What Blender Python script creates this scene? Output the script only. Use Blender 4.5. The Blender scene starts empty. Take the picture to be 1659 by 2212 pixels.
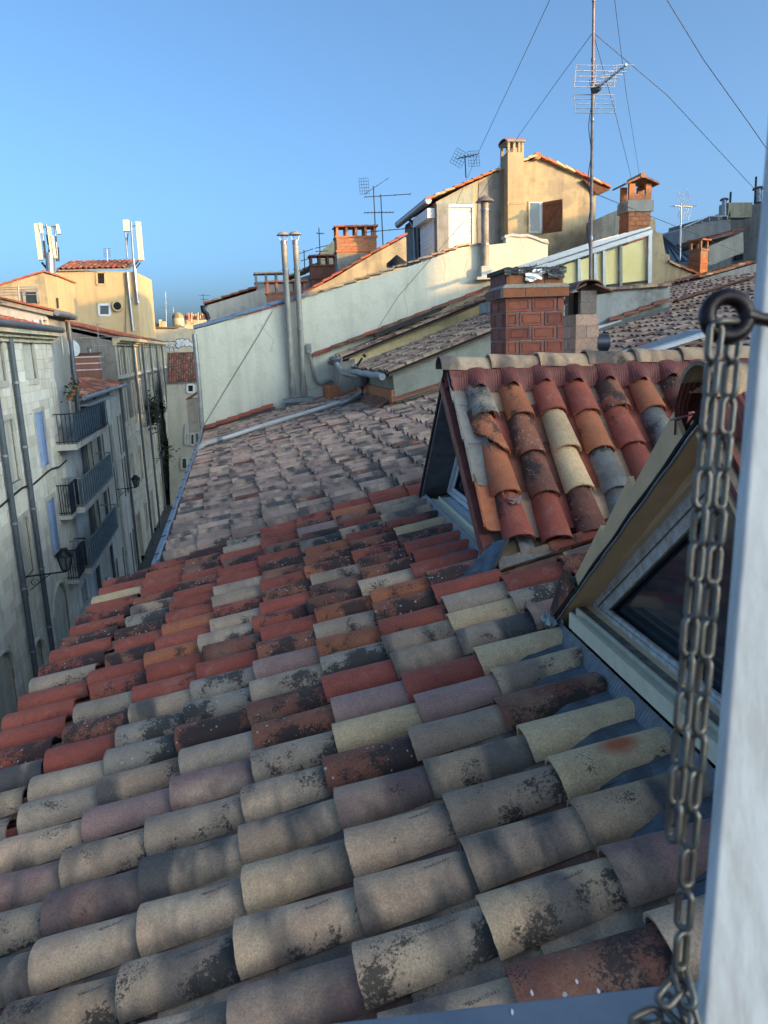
import bpy, math, random
from mathutils import Vector as V, Matrix
from math import sin, cos, tan, radians, pi, atan2, sqrt
random.seed(7)
S = bpy.context.scene; COL = S.collection

# ---------------------------------------------------------------- camera
TH, RO, FP = radians(12.2), math.atan(.037), 1661.0
r0 = V((1,0,0)); u0 = V((0,sin(TH),cos(TH))); FW = V((0,cos(TH),-sin(TH)))
RT = cos(RO)*r0 - sin(RO)*u0; UP = sin(RO)*r0 + cos(RO)*u0
cd = bpy.data.cameras.new('camera'); cam = bpy.data.objects.new('camera', cd); COL.objects.link(cam)
m = Matrix.Identity(4)
for i in range(3): m[i][0] = RT[i]; m[i][1] = UP[i]; m[i][2] = -FW[i]
cam.matrix_world = m
cd.sensor_fit = 'HORIZONTAL'; cd.sensor_width = 36; cd.lens = 36*FP/1659
cd.clip_start = .02; cd.clip_end = 3000
cd.dof.use_dof = True; cd.dof.focus_distance = 6.5; cd.dof.aperture_fstop = 17
S.camera = cam

# ---------------------------------------------------------------- sky, sun, exposure
SUN_EL, SUN_AZ = radians(9.5), radians(121)
W = bpy.data.worlds.new('World'); S.world = W; W.use_nodes = True
nt = W.node_tree; bg = nt.nodes['Background']
sk = nt.nodes.new('ShaderNodeTexSky'); sk.sky_type = 'NISHITA'; sk.sun_disc = False
sk.sun_elevation = SUN_EL; sk.sun_rotation = SUN_AZ
sk.air_density = .41; sk.dust_density = 5.0; sk.ozone_density = 4.2; sk.altitude = 50
wbn = nt.nodes.new('ShaderNodeMix'); wbn.data_type = 'RGBA'; wbn.blend_type = 'MULTIPLY'; wbn.inputs[0].default_value = 1; wbn.inputs[7].default_value = (1.07, 1.0, .74, 1)
nt.links.new(sk.outputs[0], wbn.inputs[6]); nt.links.new(wbn.outputs[2], bg.inputs[0]); bg.inputs[1].default_value = .15
sd = V((sin(SUN_AZ)*cos(SUN_EL), cos(SUN_AZ)*cos(SUN_EL), sin(SUN_EL)))
sl = bpy.data.lights.new('sun', 'SUN'); so = bpy.data.objects.new('sun', sl); COL.objects.link(so)
sl.energy = 1.35; sl.angle = radians(.55); sl.color = (1, .56, .18)
so.rotation_euler = sd.to_track_quat('Z', 'Y').to_euler(); so.location = sd*60
S.view_settings.view_transform = 'Standard'; S.view_settings.look = 'None'
S.view_settings.exposure = 2.25; S.view_settings.gamma = 1; S.view_settings.use_curve_mapping = False

# ---------------------------------------------------------------- geometry helpers
ZU = V((0,0,1))
def ray(x, y): return RT*((x-829)/FP) + UP*((1106-y)/FP) + FW
def at(x, y, d): return ray(x, y)*d
def azv(a, el=0): a = radians(a); e = radians(el); return V((sin(a)*cos(e), cos(a)*cos(e), sin(e)))
class Plane:
    def __init__(s, p, n): s.p = V(p); s.n = V(n).normalized()
    def __call__(s, x, y, off=0):
        r = ray(x, y); t = (s.p + s.n*off).dot(s.n)/r.dot(s.n); return r*t
class Fr:
    def __init__(s, o, X, Y, Z=None):
        s.o = V(o); s.X = V(X).normalized(); s.Y = V(Y).normalized(); s.Z = V(Z).normalized() if Z is not None else s.X.cross(s.Y).normalized()
    def p(s, a, b, c): return s.o + s.X*a + s.Y*b + s.Z*c
    def inv(s, q): d = V(q)-s.o; return (d.dot(s.X), d.dot(s.Y), d.dot(s.Z))
    def mat(s):
        m = Matrix.Identity(4)
        for i in range(3): m[i][0] = s.X[i]; m[i][1] = s.Y[i]; m[i][2] = s.Z[i]; m[i][3] = s.o[i]
        return m
def vplane(p, d):    # vertical plane through p along horizontal direction d, normal towards the camera
    n = V((d[1], -d[0], 0)).normalized()
    if n.dot(-V(p)) < 0: n = -n
    return Plane(p, n)
def frame_of(pl, x, y, d):   # X along wall, Y away from camera, Z up
    o = pl(x, y); return Fr(o, d, -pl.n, ZU)

class MB:
    def __init__(s): s.v = []; s.f = []; s.sm = []; s.c = []; s.l = []; s.curc = None; s.curl = (0,0,0)
    def add(s, vs, fs, smooth=False):
        b = len(s.v); s.v += [tuple(q) for q in vs]
        for f in fs: s.f.append(tuple(b+i for i in f)); s.sm.append(smooth); s.c.append(s.curc); s.l.append(s.curl)
        return s
    def box(s, fr, a0, a1, b0, b1, c0, c1):
        P = [fr.p(a, b, c) for a in (a0, a1) for b in (b0, b1) for c in (c0, c1)]
        return s.add(P, [(0,1,3,2),(4,6,7,5),(0,4,5,1),(2,3,7,6),(0,2,6,4),(1,5,7,3)])
    def prism(s, pts, d):
        n = len(pts); P = [V(p) for p in pts] + [V(p)+V(d) for p in pts]
        return s.add(P, [tuple(range(n)), tuple(range(2*n-1, n-1, -1))] + [(i, n+i, n+(i+1) % n, (i+1) % n) for i in range(n)])
    def bar(s, a, b, w, h, up=ZU):
        a = V(a); b = V(b); X = (b-a); L = X.length
        if L < 1e-6: return s
        X.normalize(); Y = V(up).cross(X)
        if Y.length < 1e-4: Y = V((1,0,0)).cross(X)
        Y.normalize(); Z = X.cross(Y)
        return s.box(Fr(a, X, Y, Z), 0, L, -w/2, w/2, -h/2, h/2)
    def tube(s, pts, r, n=8, caps=True, closed=False):
        pts = [V(p) for p in pts]; N = len(pts); P = []; up = None
        for i, p in enumerate(pts):
            if closed: t = pts[(i+1) % N] - pts[i-1]
            else: t = pts[min(i+1, N-1)] - pts[max(i-1, 0)]
            t.normalize()
            if up is None:
                up = ZU if abs(t.z) < .9 else V((1,0,0))
                x = t.cross(up).normalized()
            else:
                x = (x - t*x.dot(t)).normalized()
            y = t.cross(x); rr = r[i] if isinstance(r, (list, tuple)) else r
            P += [p + x*(rr*cos(2*pi*k/n)) + y*(rr*sin(2*pi*k/n)) for k in range(n)]
        F = []
        for i in range(N if closed else N-1):
            j = (i+1) % N
            F += [(i*n+k, i*n+(k+1) % n, j*n+(k+1) % n, j*n+k) for k in range(n)]
        s.add(P, F, True)
        if caps and not closed: s.add(P[:n], [tuple(range(n-1, -1, -1))]); s.add(P[-n:], [tuple(range(n))])
        return s
    def build(s, name, mat, parent=None, smooth=None, origin=None):
        me = bpy.data.meshes.new(name); me.from_pydata(s.v, [], s.f); me.update()
        me.polygons.foreach_set('use_smooth', s.sm)
        if any(c is not None for c in s.c):
            a = me.attributes.new('tcol', 'FLOAT_COLOR', 'FACE')
            buf = []
            for c in s.c: buf += list(c)+[1] if c is not None else [0,0,0,1]
            a.data.foreach_set('color', buf)
            a = me.attributes.new('tpar', 'FLOAT_VECTOR', 'FACE')
            buf = []
            for l in s.l: buf += list(l)
            a.data.foreach_set('vector', buf)
        me.materials.append(mat)
        o = bpy.data.objects.new(name, me); COL.objects.link(o); o.color = (0,0,0,1)
        if parent is None:
            xs = [q[0] for q in s.v]; ys = [q[1] for q in s.v]; zs = [q[2] for q in s.v]
            b = V(origin) if origin else V(((min(xs)+max(xs))/2, (min(ys)+max(ys))/2, min(zs)))
            me.transform(Matrix.Translation(-b)); o.location = b
        else: attach(o, parent)
        return o
def attach(o, parent):
    o.parent = parent
    o.matrix_parent_inverse = Matrix.Translation(-parent.location) if parent.parent is None else Matrix.Identity(4)
def tag(o, label=None, cat=None, group=None, kind=None):
    if label: o['label'] = label
    if cat: o['category'] = cat
    if group: o['group'] = group
    if kind: o['kind'] = kind
    return o
def thing(name, label, cat, loc, group=None):
    o = bpy.data.objects.new(name, None); COL.objects.link(o); o.location = loc; o.empty_display_size = .2
    return tag(o, label, cat, group)
def place(me, name, M, parent, mat=None, color=None, lich=(0,0,0)):   # an instance sharing mesh data, world matrix M
    o = bpy.data.objects.new(name, me); COL.objects.link(o); o.parent = parent
    base = V(parent.location) if parent.parent is None else V(parent.parent.location)
    if parent.parent is None: o.matrix_basis = Matrix.Translation(-base) @ M
    else: o.matrix_basis = M
    o.color = tuple(color)+(1,) if color is not None else (0,0,0,1)
    if color is not None: o['tpar'] = lich; o['single'] = 1.0
    return o

# ---------------------------------------------------------------- materials
def newmat(name):
    m = bpy.data.materials.new(name); m.use_nodes = True; t = m.node_tree
    b = t.nodes['Principled BSDF']; return m, t, b
def N(t, typ, **kw):
    n = t.nodes.new(typ)
    for k, v in kw.items():
        if k.startswith('i_'): n.inputs[int(k[2:])].default_value = v
        else: setattr(n, k, v)
    return n
def noise(t, vec, scale, detail=4, rough=.55):
    n = N(t, 'ShaderNodeTexNoise'); n.inputs['Scale'].default_value = scale; n.inputs['Detail'].default_value = detail; n.inputs['Roughness'].default_value = rough
    if vec is not None: t.links.new(vec, n.inputs['Vector'])
    return n.outputs[0]
def ramp(t, fac, a, b, ca=(0,0,0,1), cb=(1,1,1,1)):
    r = N(t, 'ShaderNodeValToRGB'); e = r.color_ramp.elements
    e[0].position = a; e[1].position = b; e[0].color = ca; e[1].color = cb
    t.links.new(fac, r.inputs[0]); return r.outputs[0]
def mix(t, fac, a, b, mode='MIX'):
    n = N(t, 'ShaderNodeMix', data_type='RGBA', blend_type=mode)
    for s, q in ((n.inputs[0], fac), (n.inputs[6], a), (n.inputs[7], b)):
        if isinstance(q, (int, float)): s.default_value = q
        elif isinstance(q, tuple): s.default_value = q if len(q) == 4 else q+(1,)
        else: t.links.new(q, s)
    return n.outputs[2]
def mth(t, op, a, b=None):
    n = N(t, 'ShaderNodeMath', operation=op)
    for s, q in ((n.inputs[0], a), (n.inputs[1], b)):
        if q is None: continue
        if isinstance(q, (int, float)): s.default_value = q
        else: t.links.new(q, s)
    return n.outputs[0]
def scaled(t, vec, sc):
    n = N(t, 'ShaderNodeVectorMath', operation='MULTIPLY'); t.links.new(vec, n.inputs[0]); n.inputs[1].default_value = sc; return n.outputs[0]
def bump(t, b, h, strength=.3, dist=.01):
    n = N(t, 'ShaderNodeBump'); n.inputs['Strength'].default_value = strength; n.inputs['Distance'].default_value = dist
    t.links.new(h, n.inputs['Height']); t.links.new(n.outputs[0], b.inputs['Normal'])
def objco(t):
    return N(t, 'ShaderNodeTexCoord').outputs['Object']

def mat_plaster(name, col, dirt=(.08,.075,.065), amt=.5, sc=1.0, tint=None, streak=.5, patch=None, rough=.9):
    m, t, b = newmat(name); co = objco(t)
    base = mix(t, ramp(t, noise(t, co, .7*sc, 6), .35, .7), col, tint or tuple(min(1, c*1.18) for c in col))
    if patch: base = mix(t, ramp(t, noise(t, co, 1.1*sc, 8, .6), .52, .62), base, patch)
    st = noise(t, scaled(t, co, (2.2*sc, 2.2*sc, .25*sc)), 1.6, 7, .65)
    base = mix(t, mth(t, 'MULTIPLY', ramp(t, st, .48, .78), streak), base, dirt)
    bl = noise(t, co, 2.3*sc, 10, .68)
    base = mix(t, mth(t, 'MULTIPLY', ramp(t, bl, .5, .75), amt), base, dirt)
    fine = noise(t, co, 28, 8, .7)
    base = mix(t, .35, base, ramp(t, fine, .3, .75, (.45,.45,.45,1), (1.15,1.15,1.15,1)), 'MULTIPLY')
    t.links.new(base, b.inputs['Base Color']); b.inputs['Roughness'].default_value = rough
    bump(t, b, mix(t, .5, fine, bl), .5, .012); return m
def mat_simple(name, col, rough=.6, metal=0, var=.25, sc=6, b2=None, bumpv=.15):
    m, t, b = newmat(name); co = objco(t)
    n1 = noise(t, co, sc, 8, .65)
    dk = b2 or tuple(c*(1-var*1.6) for c in col)
    base = mix(t, ramp(t, n1, .3, .72), dk, col)
    t.links.new(base, b.inputs['Base Color']); b.inputs['Roughness'].default_value = rough; b.inputs['Metallic'].default_value = metal
    if bumpv: bump(t, b, n1, bumpv, .01)
    return m
def mat_objcol(name, rough=.85, var=.3, sc=30, speck=None):
    m, t, b = newmat(name)
    oi = N(t, 'ShaderNodeObjectInfo'); at_ = N(t, 'ShaderNodeAttribute', attribute_name='tcol')
    base = mix(t, 1.0, oi.outputs['Color'], at_.outputs['Color'], 'ADD')
    co = objco(t); sv = N(t, 'ShaderNodeVectorMath', operation='ADD'); t.links.new(co, sv.inputs[0]); t.links.new(mth(t, 'MULTIPLY', oi.outputs['Random'], 40.0), sv.inputs[1])
    n1 = noise(t, sv.outputs[0], sc, 8, .7)
    base = mix(t, 1.0, base, ramp(t, n1, .25, .75, (1-var*1.5,)*3+(1,), (1+var*.5,)*3+(1,)), 'MULTIPLY')
    n2 = noise(t, sv.outputs[0], 5, 6, .7)
    base = mix(t, mth(t, 'MULTIPLY', ramp(t, n2, .5, .72), .35), base, (.06,.055,.05))
    t.links.new(base, b.inputs['Base Color']); b.inputs['Roughness'].default_value = rough
    bump(t, b, n1, .35, .006); return m
def mat_tile(name):
    # tpar.x = lichen amount, tpar.y = dark firing bands (far roof: also painted shade), tpar.z = seed
    m, t, b = newmat(name)
    oi = N(t, 'ShaderNodeObjectInfo'); ac = N(t, 'ShaderNodeAttribute', attribute_name='tcol')
    base0 = mix(t, 1.0, oi.outputs['Color'], ac.outputs['Color'], 'ADD')
    ag = N(t, 'ShaderNodeAttribute', attribute_name='tpar'); ao = N(t, 'ShaderNodeAttribute', attribute_name='tpar', attribute_type='OBJECT')
    lc = N(t, 'ShaderNodeSeparateXYZ'); t.links.new(objco(t), lc.inputs[0]); isp = N(t, 'ShaderNodeAttribute', attribute_name='single', attribute_type='OBJECT').outputs['Fac']
    pa = N(t, 'ShaderNodeVectorMath', operation='ADD'); t.links.new(ag.outputs['Vector'], pa.inputs[0]); t.links.new(ao.outputs['Vector'], pa.inputs[1])
    sp = N(t, 'ShaderNodeSeparateXYZ'); t.links.new(pa.outputs[0], sp.inputs[0]); lich, band, seed = sp.outputs
    co = objco(t); sv = N(t, 'ShaderNodeVectorMath', operation='ADD'); t.links.new(co, sv.inputs[0])
    cx = N(t, 'ShaderNodeCombineXYZ')
    for i, k in enumerate((37.0, 11.0, 23.0)): t.links.new(mth(t, 'MULTIPLY', seed, k), cx.inputs[i])
    t.links.new(cx.outputs[0], sv.inputs[1]); vec = sv.outputs[0]
    # broad tone shift and firing bands across the tile
    soft = noise(t, scaled(t, vec, (1.0, .8, .8)), 4.5, 3, .5)
    base = mix(t, mth(t, 'MULTIPLY', mth(t, 'MULTIPLY', ramp(t, soft, .48, .62), .7), ramp(t, band, .2, .5)), base0, mix(t, .7, base0, (.66,.48,.30)))
    bandn = noise(t, scaled(t, vec, (1.0, .35, .35)), 5.0, 3, .45)
    base = mix(t, mth(t, 'MULTIPLY', ramp(t, bandn, .46, .60), band), base, (.095,.086,.082))
    fine = noise(t, vec, 120, 6, .8)
    base = mix(t, 1.0, base, ramp(t, fine, .32, .7, (.62,.62,.62,1), (1.34,1.34,1.34,1)), 'MULTIPLY')
    med = noise(t, vec, 22, 8, .7)
    base = mix(t, .6, base, ramp(t, med, .3, .7, (.75,.75,.75,1), (1.15,1.15,1.15,1)), 'MULTIPLY')
    # pale dusty grey film
    base = mix(t, mth(t, 'MULTIPLY', ramp(t, noise(t, vec, 8, 7, .7), .55, .8), .35), base, (.50,.365,.28))
    gpos = N(t, 'ShaderNodeNewGeometry').outputs['Position']
    wide = noise(t, gpos, 1.3, 7, .68)
    base = mix(t, 1.0, base, ramp(t, wide, .36, .68, (.74,.73,.72,1), (1.2,1.18,1.15,1)), 'MULTIPLY')
    # black lichen: fine crust inside larger patches
    patch = noise(t, vec, 5.5, 5, .6); crust = noise(t, vec, 75, 7, .75)
    thr = mth(t, 'SUBTRACT', mth(t, 'ADD', 1.175, mth(t, 'MULTIPLY', wide, .26)), mth(t, 'MULTIPLY', lich, .36))
    s_ = mth(t, 'ADD', mth(t, 'MULTIPLY', patch, 1.15), mth(t, 'MULTIPLY', crust, .75))
    side = mth(t, 'MULTIPLY', isp, mth(t, 'ADD', mth(t, 'MULTIPLY', lc.outputs[1], -.8), mth(t, 'MULTIPLY', mth(t, 'SUBTRACT', lc.outputs[0], .2), .35)))
    mask = ramp(t, mth(t, 'SUBTRACT', mth(t, 'ADD', s_, side), thr), .0, .08)
    vo = N(t, 'ShaderNodeTexVoronoi'); vo.inputs['Scale'].default_value = 100; t.links.new(vec, vo.inputs['Vector'])
    dots = mth(t, 'MULTIPLY', ramp(t, mth(t, 'SUBTRACT', vo.outputs['Distance'], mth(t, 'MULTIPLY', vo.outputs['Color'], .25)), .12, .2, (1,1,1,1), (0,0,0,1)), ramp(t, mth(t, 'SUBTRACT', patch, mth(t, 'SUBTRACT', .66, mth(t, 'MULTIPLY', lich, .2))), .0, .06))
    dk = mth(t, 'MAXIMUM', mask, dots)
    base = mix(t, mth(t, 'MULTIPLY', dk, .86), base, (.025,.022,.020))
    # white / grey lichen rosettes on heavily grown tiles
    v2 = N(t, 'ShaderNodeTexVoronoi'); v2.inputs['Scale'].default_value = 30; t.links.new(vec, v2.inputs['Vector'])
    n3 = noise(t, vec, 6, 3)
    wm = mth(t, 'MULTIPLY', ramp(t, mth(t, 'ADD', mth(t, 'SUBTRACT', v2.outputs['Distance'], mth(t, 'MULTIPLY', v2.outputs['Color'], .22)), mth(t, 'MULTIPLY', crust, .5)), .25, .32, (1,1,1,1), (0,0,0,1)), ramp(t, mth(t, 'ADD', n3, mth(t, 'MULTIPLY', mth(t, 'SUBTRACT', lich, .93), .7)), .5, .56))
    base = mix(t, mth(t, 'MULTIPLY', wm, .85), base, (.46,.46,.43))
    t.links.new(base, b.inputs['Base Color']); b.inputs['Roughness'].default_value = .82
    bump(t, b, mth(t, 'ADD', mth(t, 'MULTIPLY', fine, .5), mth(t, 'ADD', med, mth(t, 'MULTIPLY', dk, .5))), .35, .004)
    return m
MT = mat_tile('terracotta_tile')
M_ = {}
def MM(k, *a, **kw):
    if k not in M_: M_[k] = a[0]
    return M_[k]
zinc = mat_simple('weathered_zinc', (.30,.34,.38), .5, .55, .2, 9)
lead = mat_simple('blue_grey_lead', (.16,.172,.19), .45, .5, .3, 14)
galv = mat_simple('galvanised_pipe', (.38,.40,.42), .42, .7, .25, 7)
darkm = mat_simple('dark_metal', (.035,.036,.04), .5, .6, .3, 10)
rustm = mat_simple('rusty_steel_mast', (.24,.12,.08), .6, .4, .5, 9, (.30,.27,.26))
alu = mat_simple('aluminium_rod', (.55,.56,.56), .4, .8, .15, 10)
mortar = mat_simple('grey_mortar', (.42,.41,.37), .95, 0, .25, 40, None, .5)
blackm = mat_simple('black_interior', (.006,.006,.007), .9)
glass = mat_simple('dark_window_glass', (.03,.04,.05), .06, 0, .3, 2, None, 0)
white = mat_simple('white_painted_frame', (.72,.73,.72), .45, 0, .1, 12)
cream = mat_simple('cream_sill', (.78,.70,.50), .5, 0, .12, 14)
orangep = mat_simple('orange_flashing_paint', (.50,.19,.08), .8, 0, .25, 10)
redp = mat_simple('red_brown_flashing', (.27,.075,.055), .55, 0, .3, 12)
wood = mat_simple('brown_wood', (.24,.10,.05), .7, 0, .4, 12)

# colour families of the roof tiles: linear albedo, lichen, firing bands
def fam(k):
    r = random.random
    def j(c, a=.14):
        g = 1+a*(r()*2-1); h = .03*(r()*2-1); return (c[0]*g*(1+h), c[1]*g, c[2]*g*(1-h))
    k = k.upper()
    if k == 'R': return j((.40,.098,.058)), .35+.55*r(), .05
    if k == 'P': return j((.38,.09,.056)), .0, .0
    if k == 'O': return j((.50,.16,.07)), .3+.5*r(), .0
    if k == 'G': return j((.60,.385,.245), .2), r()*.8, .7+.3*r()
    if k == 'B': return j((.66,.42,.245), .12), r()*.6, .6+.4*r()
    if k == 'L': return j((.53,.37,.25), .14), .15+.5*r(), .25
    if k == 'C': return j((.75,.50,.27), .1), .25*r(), .1
    if k == 'M': return j((.36,.19,.15), .12), .3*r(), .6
    if k == 'K': return j((.34,.12,.065)), 1.0, .0
    if k == 'D': return j((.24,.085,.05)), .85, .3
    if k == 'W': return j((.42,.33,.245)), .92, .2
    if k == 'V': return j((.52,.30,.24)), .1, .1
def half_tile(L, ra, rb, hs=.8, seg=10, th=.013, lift=.02, nl=1, jag=0, rnd=None):
    """cover tile, low end at x=0 (radius ra), high end x=L (radius rb)"""
    mb = MB(); rings = []
    R = rnd or random
    for i in range(nl+1):
        f = i/nl; x = L*f; r = ra+(rb-ra)*f; z0 = lift*(1-f) + (.0015*R.uniform(-1,1) if nl > 1 else 0)
        o = []; q = []
        for k in range(seg+1):
            a = radians(-88+176*k/seg); xx = x + (R.uniform(-jag, jag) if i == 0 else 0)
            o.append((xx, r*sin(a), z0 + r*hs*cos(a))); q.append((xx, (r-th)*sin(a), z0 + (r-th)*hs*cos(a)-.001))
        rings.append((o, q))
    n = seg+1
    P = []; F = []
    for o, q in rings: P += o
    for i in range(nl):
        for k in range(seg): F.append((i*n+k, i*n+k+1, (i+1)*n+k+1, (i+1)*n+k)[::-1])
    mb.add(P, F, True)
    P = []; F = []
    for o, q in rings: P += q
    for i in range(nl):
        for k in range(seg): F.append((i*n+k, i*n+k+1, (i+1)*n+k+1, (i+1)*n+k))
    mb.add(P, F, True)
    for idx in (0, -1):
        o, q = rings[idx]; mb.add(o+q, [((k, k+1, n+k+1, n+k) if idx else (k+1, k, n+k, n+k+1)) for k in range(seg)])
    for k in (0, seg):
        P = []
        for o, q in rings: P += [o[k], q[k]]
        mb.add(P, [(2*i, 2*i+1, 2*i+3, 2*i+2) for i in range(nl)])
    return mb
def mesh_of(mb, name, mat):
    me = bpy.data.meshes.new(name); me.from_pydata(mb.v, [], mb.f); me.polygons.foreach_set('use_smooth', mb.sm); me.materials.append(mat); return me
def add_inst(dst, src, fr, a, b, c, rot=0, sc=1):
    cr, sr = cos(rot), sin(rot)
    vs = [fr.p(a+(x*cr-y*sr)*sc, b+(x*sr+y*cr)*sc, c+z*sc) for x, y, z in src.v]
    base = len(dst.v); dst.v += [tuple(q) for q in vs]
    for f, sm in zip(src.f, src.sm): dst.f.append(tuple(base+i for i in f)); dst.sm.append(sm); dst.c.append(dst.curc); dst.l.append(dst.curl)
LO = {'seg': 5}
low_tile = half_tile(.50, .112, .09, .8, 5, .02, .02)
low3 = MB(); # very cheap far tile : outer skin + front lip
def _low3():
    o = half_tile(.50, .115, .10, .8, 4, .03, .02); return o
low3 = _low3()
def tile_field(name, fr, nrow, ncol, mix_, parent, expo=.41, pitch=.285, a0=0, src=None, skip=None, jit=.02, chan=True, mat=None):
    """joined field of small tiles: rows along fr.Y, tiles climbing fr.X"""
    mb = MB(); src = src or low3
    for j in range(nrow):
        off = random.uniform(-.05, .05)
        for i in range(ncol):
            a = a0+i*expo+off*.5; b = (j+.5)*pitch
            if skip and skip(a, b): continue
            c, l, bd = fam(random.choice(mix_)); mb.curc = c; mb.curl = (l, bd, random.random()*9)
            add_inst(mb, src, fr, a+random.uniform(-jit, jit)+(0 if i else off*.5), b+random.uniform(-.008,.008), 0, random.uniform(-.012,.012))
    if chan:
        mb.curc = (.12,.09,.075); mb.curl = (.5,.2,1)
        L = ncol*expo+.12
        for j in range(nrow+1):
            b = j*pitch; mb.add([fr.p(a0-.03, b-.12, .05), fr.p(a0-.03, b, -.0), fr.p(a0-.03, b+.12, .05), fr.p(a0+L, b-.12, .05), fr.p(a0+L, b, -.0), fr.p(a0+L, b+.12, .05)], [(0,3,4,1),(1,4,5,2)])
    o = mb.build(name, mat or MT, parent); o['kind'] = 'stuff'; return o
# ---------------------------------------------------------------- main planes of the place
GZ = -11.5                                   # street level; the camera is the origin
E1 = azv(-7.5); U1 = azv(82.5, 15); N1 = U1.cross(E1); N1 = N1 if N1.z > 0 else -N1
P0 = ray(506, 2015)*2.6
PL1 = Plane(P0, N1); H1 = azv(82.5)          # H1: horizontal upslope direction
FR1 = Fr(P0 - N1*.118, U1, E1, N1)           # near roof deck frame (x up the slope, y along the eave)
Z0 = PL1(250, 1231)
AZ2 = -10.6
E2 = azv(AZ2); U2 = azv(AZ2+90, 14); N2 = U2.cross(E2); N2 = N2 if N2.z > 0 else -N2
PL2 = Plane(Z0, N2); H2 = azv(AZ2+90)
FR2 = Fr(Z0 - N2*.112, U2, E2, N2)
def on2(x, y, off=0): return PL2(x, y, off)

ground = MB(); ground.add([(-900,-900,GZ),(900,-900,GZ),(900,1500,GZ),(-900,1500,GZ)], [(0,1,2,3)])
tag(ground.build('ground', mat_simple('dark_street_paving', (.07,.068,.066), .85, 0, .3, 2)), kind='structure')

# ---------------------------------------------------------------- near house : roof of old mixed tiles
plas_old = mat_plaster('old_plaster', (.36,.33,.27), amt=.45)
near = thing('town_house', 'near house whose mixed red and grey tile roof fills the foreground', 'house', FR1.p(2, 2.8, -4))
mb = MB(); mb.box(FR1, -1.66, 9.5, -3.2, 6.42, -.12, -.02); mb.build('roof_deck', mat_simple('roof_mortar', (.15,.135,.115), .95, 0, .4, 18, None, .5), near)
q0 = FR1.p(-1.5, -3.2, -.15); q1 = FR1.p(-1.5, 6.4, -.15); q2 = FR1.p(9.4, 6.4, -.15); q3 = FR1.p(9.4, -3.2, -.15)
mb = MB(); bt = [V((q.x, q.y, GZ)) for q in (q0, q1, q2, q3)]
mb.add([q0, q1, q2, q3]+bt, [(0,1,5,4),(1,2,6,5),(2,3,7,6),(3,0,4,7)]); mb.build('wall', plas_old, near)
random.seed(21)
protos = [mesh_of(half_tile(.475+.03*random.random(), .116+.008*random.random(), .094+.006*random.random(), .78+.08*random.random(), 12, .014, .024, 4, .0015, random), 'roof_tile', MT) for _ in range(7)]
# tiles recognised one by one in the photograph (display pixel of the tile's middle, family)
SP = [(1325,1570,'S'),(1180,1450,'D'),(1220,1500,'C'),(965,1410,'P'),(795,1465,'V'),(975,1465,'V'),(620,1520,'K'),(450,1530,'K'),(790,1590,'K'),(1140,1395,'C'),
(1060,1320,'C'),(820,1510,'C'),(130,1625,'L'),(320,1480,'G'),(310,1520,'W'),(285,1580,'W'),(450,1580,'L'),(600,1405,'V'),(600,1440,'L'),(475,1480,'W'),(470,1445,'W'),
(595,1365,'K'),(725,1335,'L'),(730,1385,'W'),(850,1370,'G'),(925,1360,'G'),(1160,1250,'W'),(1100,1300,'G'),(1180,1290,'M'),(950,1290,'L'),(480,1365,'L'),(505,1330,'L'),
(505,1250,'L'),(500,1275,'L'),(720,1230,'L'),(820,1230,'L'),(730,1190,'K'),(600,1210,'K'),(620,1265,'K'),(780,1160,'K'),(870,1180,'K'),(930,1220,'K'),(830,1295,'K'),(700,1290,'O'),
(720,1360,'O'),(120,1690,'L'),(620,1480,'D'),(450,1400,'P'),(460,1425,'P'),(600,1330,'P'),(620,1305,'R'),(330,1360,'P'),(290,1395,'K'),(150,1430,'L'),(280,1318,'W'),(250,1260,'C'),
(940,1265,'P'),(940,1205,'P'),(800,1270,'O'),(900,1055,'P'),(540,1175,'L'),(690,1180,'O'),(280,1225,'R'),(840,2050,'G'),(840,2090,'M'),(1230,2070,'D'),(200,1860,'M'),(250,1700,'V'),(1380,1890,'M'),
(1180,1950,'B'),(850,1960,'G'),(1060,1770,'G'),(600,1850,'B'),(1150,1845,'G'),(1330,1790,'B'),(200,1780,'G'),(230,1735,'G'),(150,1970,'G'),(860,1130,'C'),(750,1110,'K'),(680,1130,'V')]
def pxof(p):
    d = p.dot(FW); return 829+FP*p.dot(RT)/d, 1106-FP*p.dot(UP)/d
PITCH = .2867
slots = []
for j in range(-5, 22):
    b = j*PITCH
    for i in range(-5, 22):
        a = i*.41
        if a < -1.75 or a > 8.6: continue
        if b > 6.33: continue
        in1 = 2.55 < b < 5.55; in2 = -1.35 < b < 1.62
        if (in1 or in2) and a > 1.25: continue
        p = FR1.p(a+.22, b, .12); d = p.dot(FW)
        vis = d > .5 and (a < 2.1 or (1.6 < b < 2.6 and a < 3.4)) and b > -1.15
        slots.append([a, b, vis, pxof(p) if d > .3 else (9e9, 9e9), None, i, j])
for x, y, k in SP:
    c = min((s for s in slots if s[4] is None), key=lambda s: (s[3][0]-x)**2+((s[3][1]-y)*2.2)**2)
    c[4] = k
def zone_y(x):
    return 1640 if x < 215 else 1475 if x < 415 else 1575 if x < 690 else 1445 if x < 940 else 1275
extra = MB(); nvis = 0
rowoff = {}
specl = []
tiles_near = []
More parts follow.
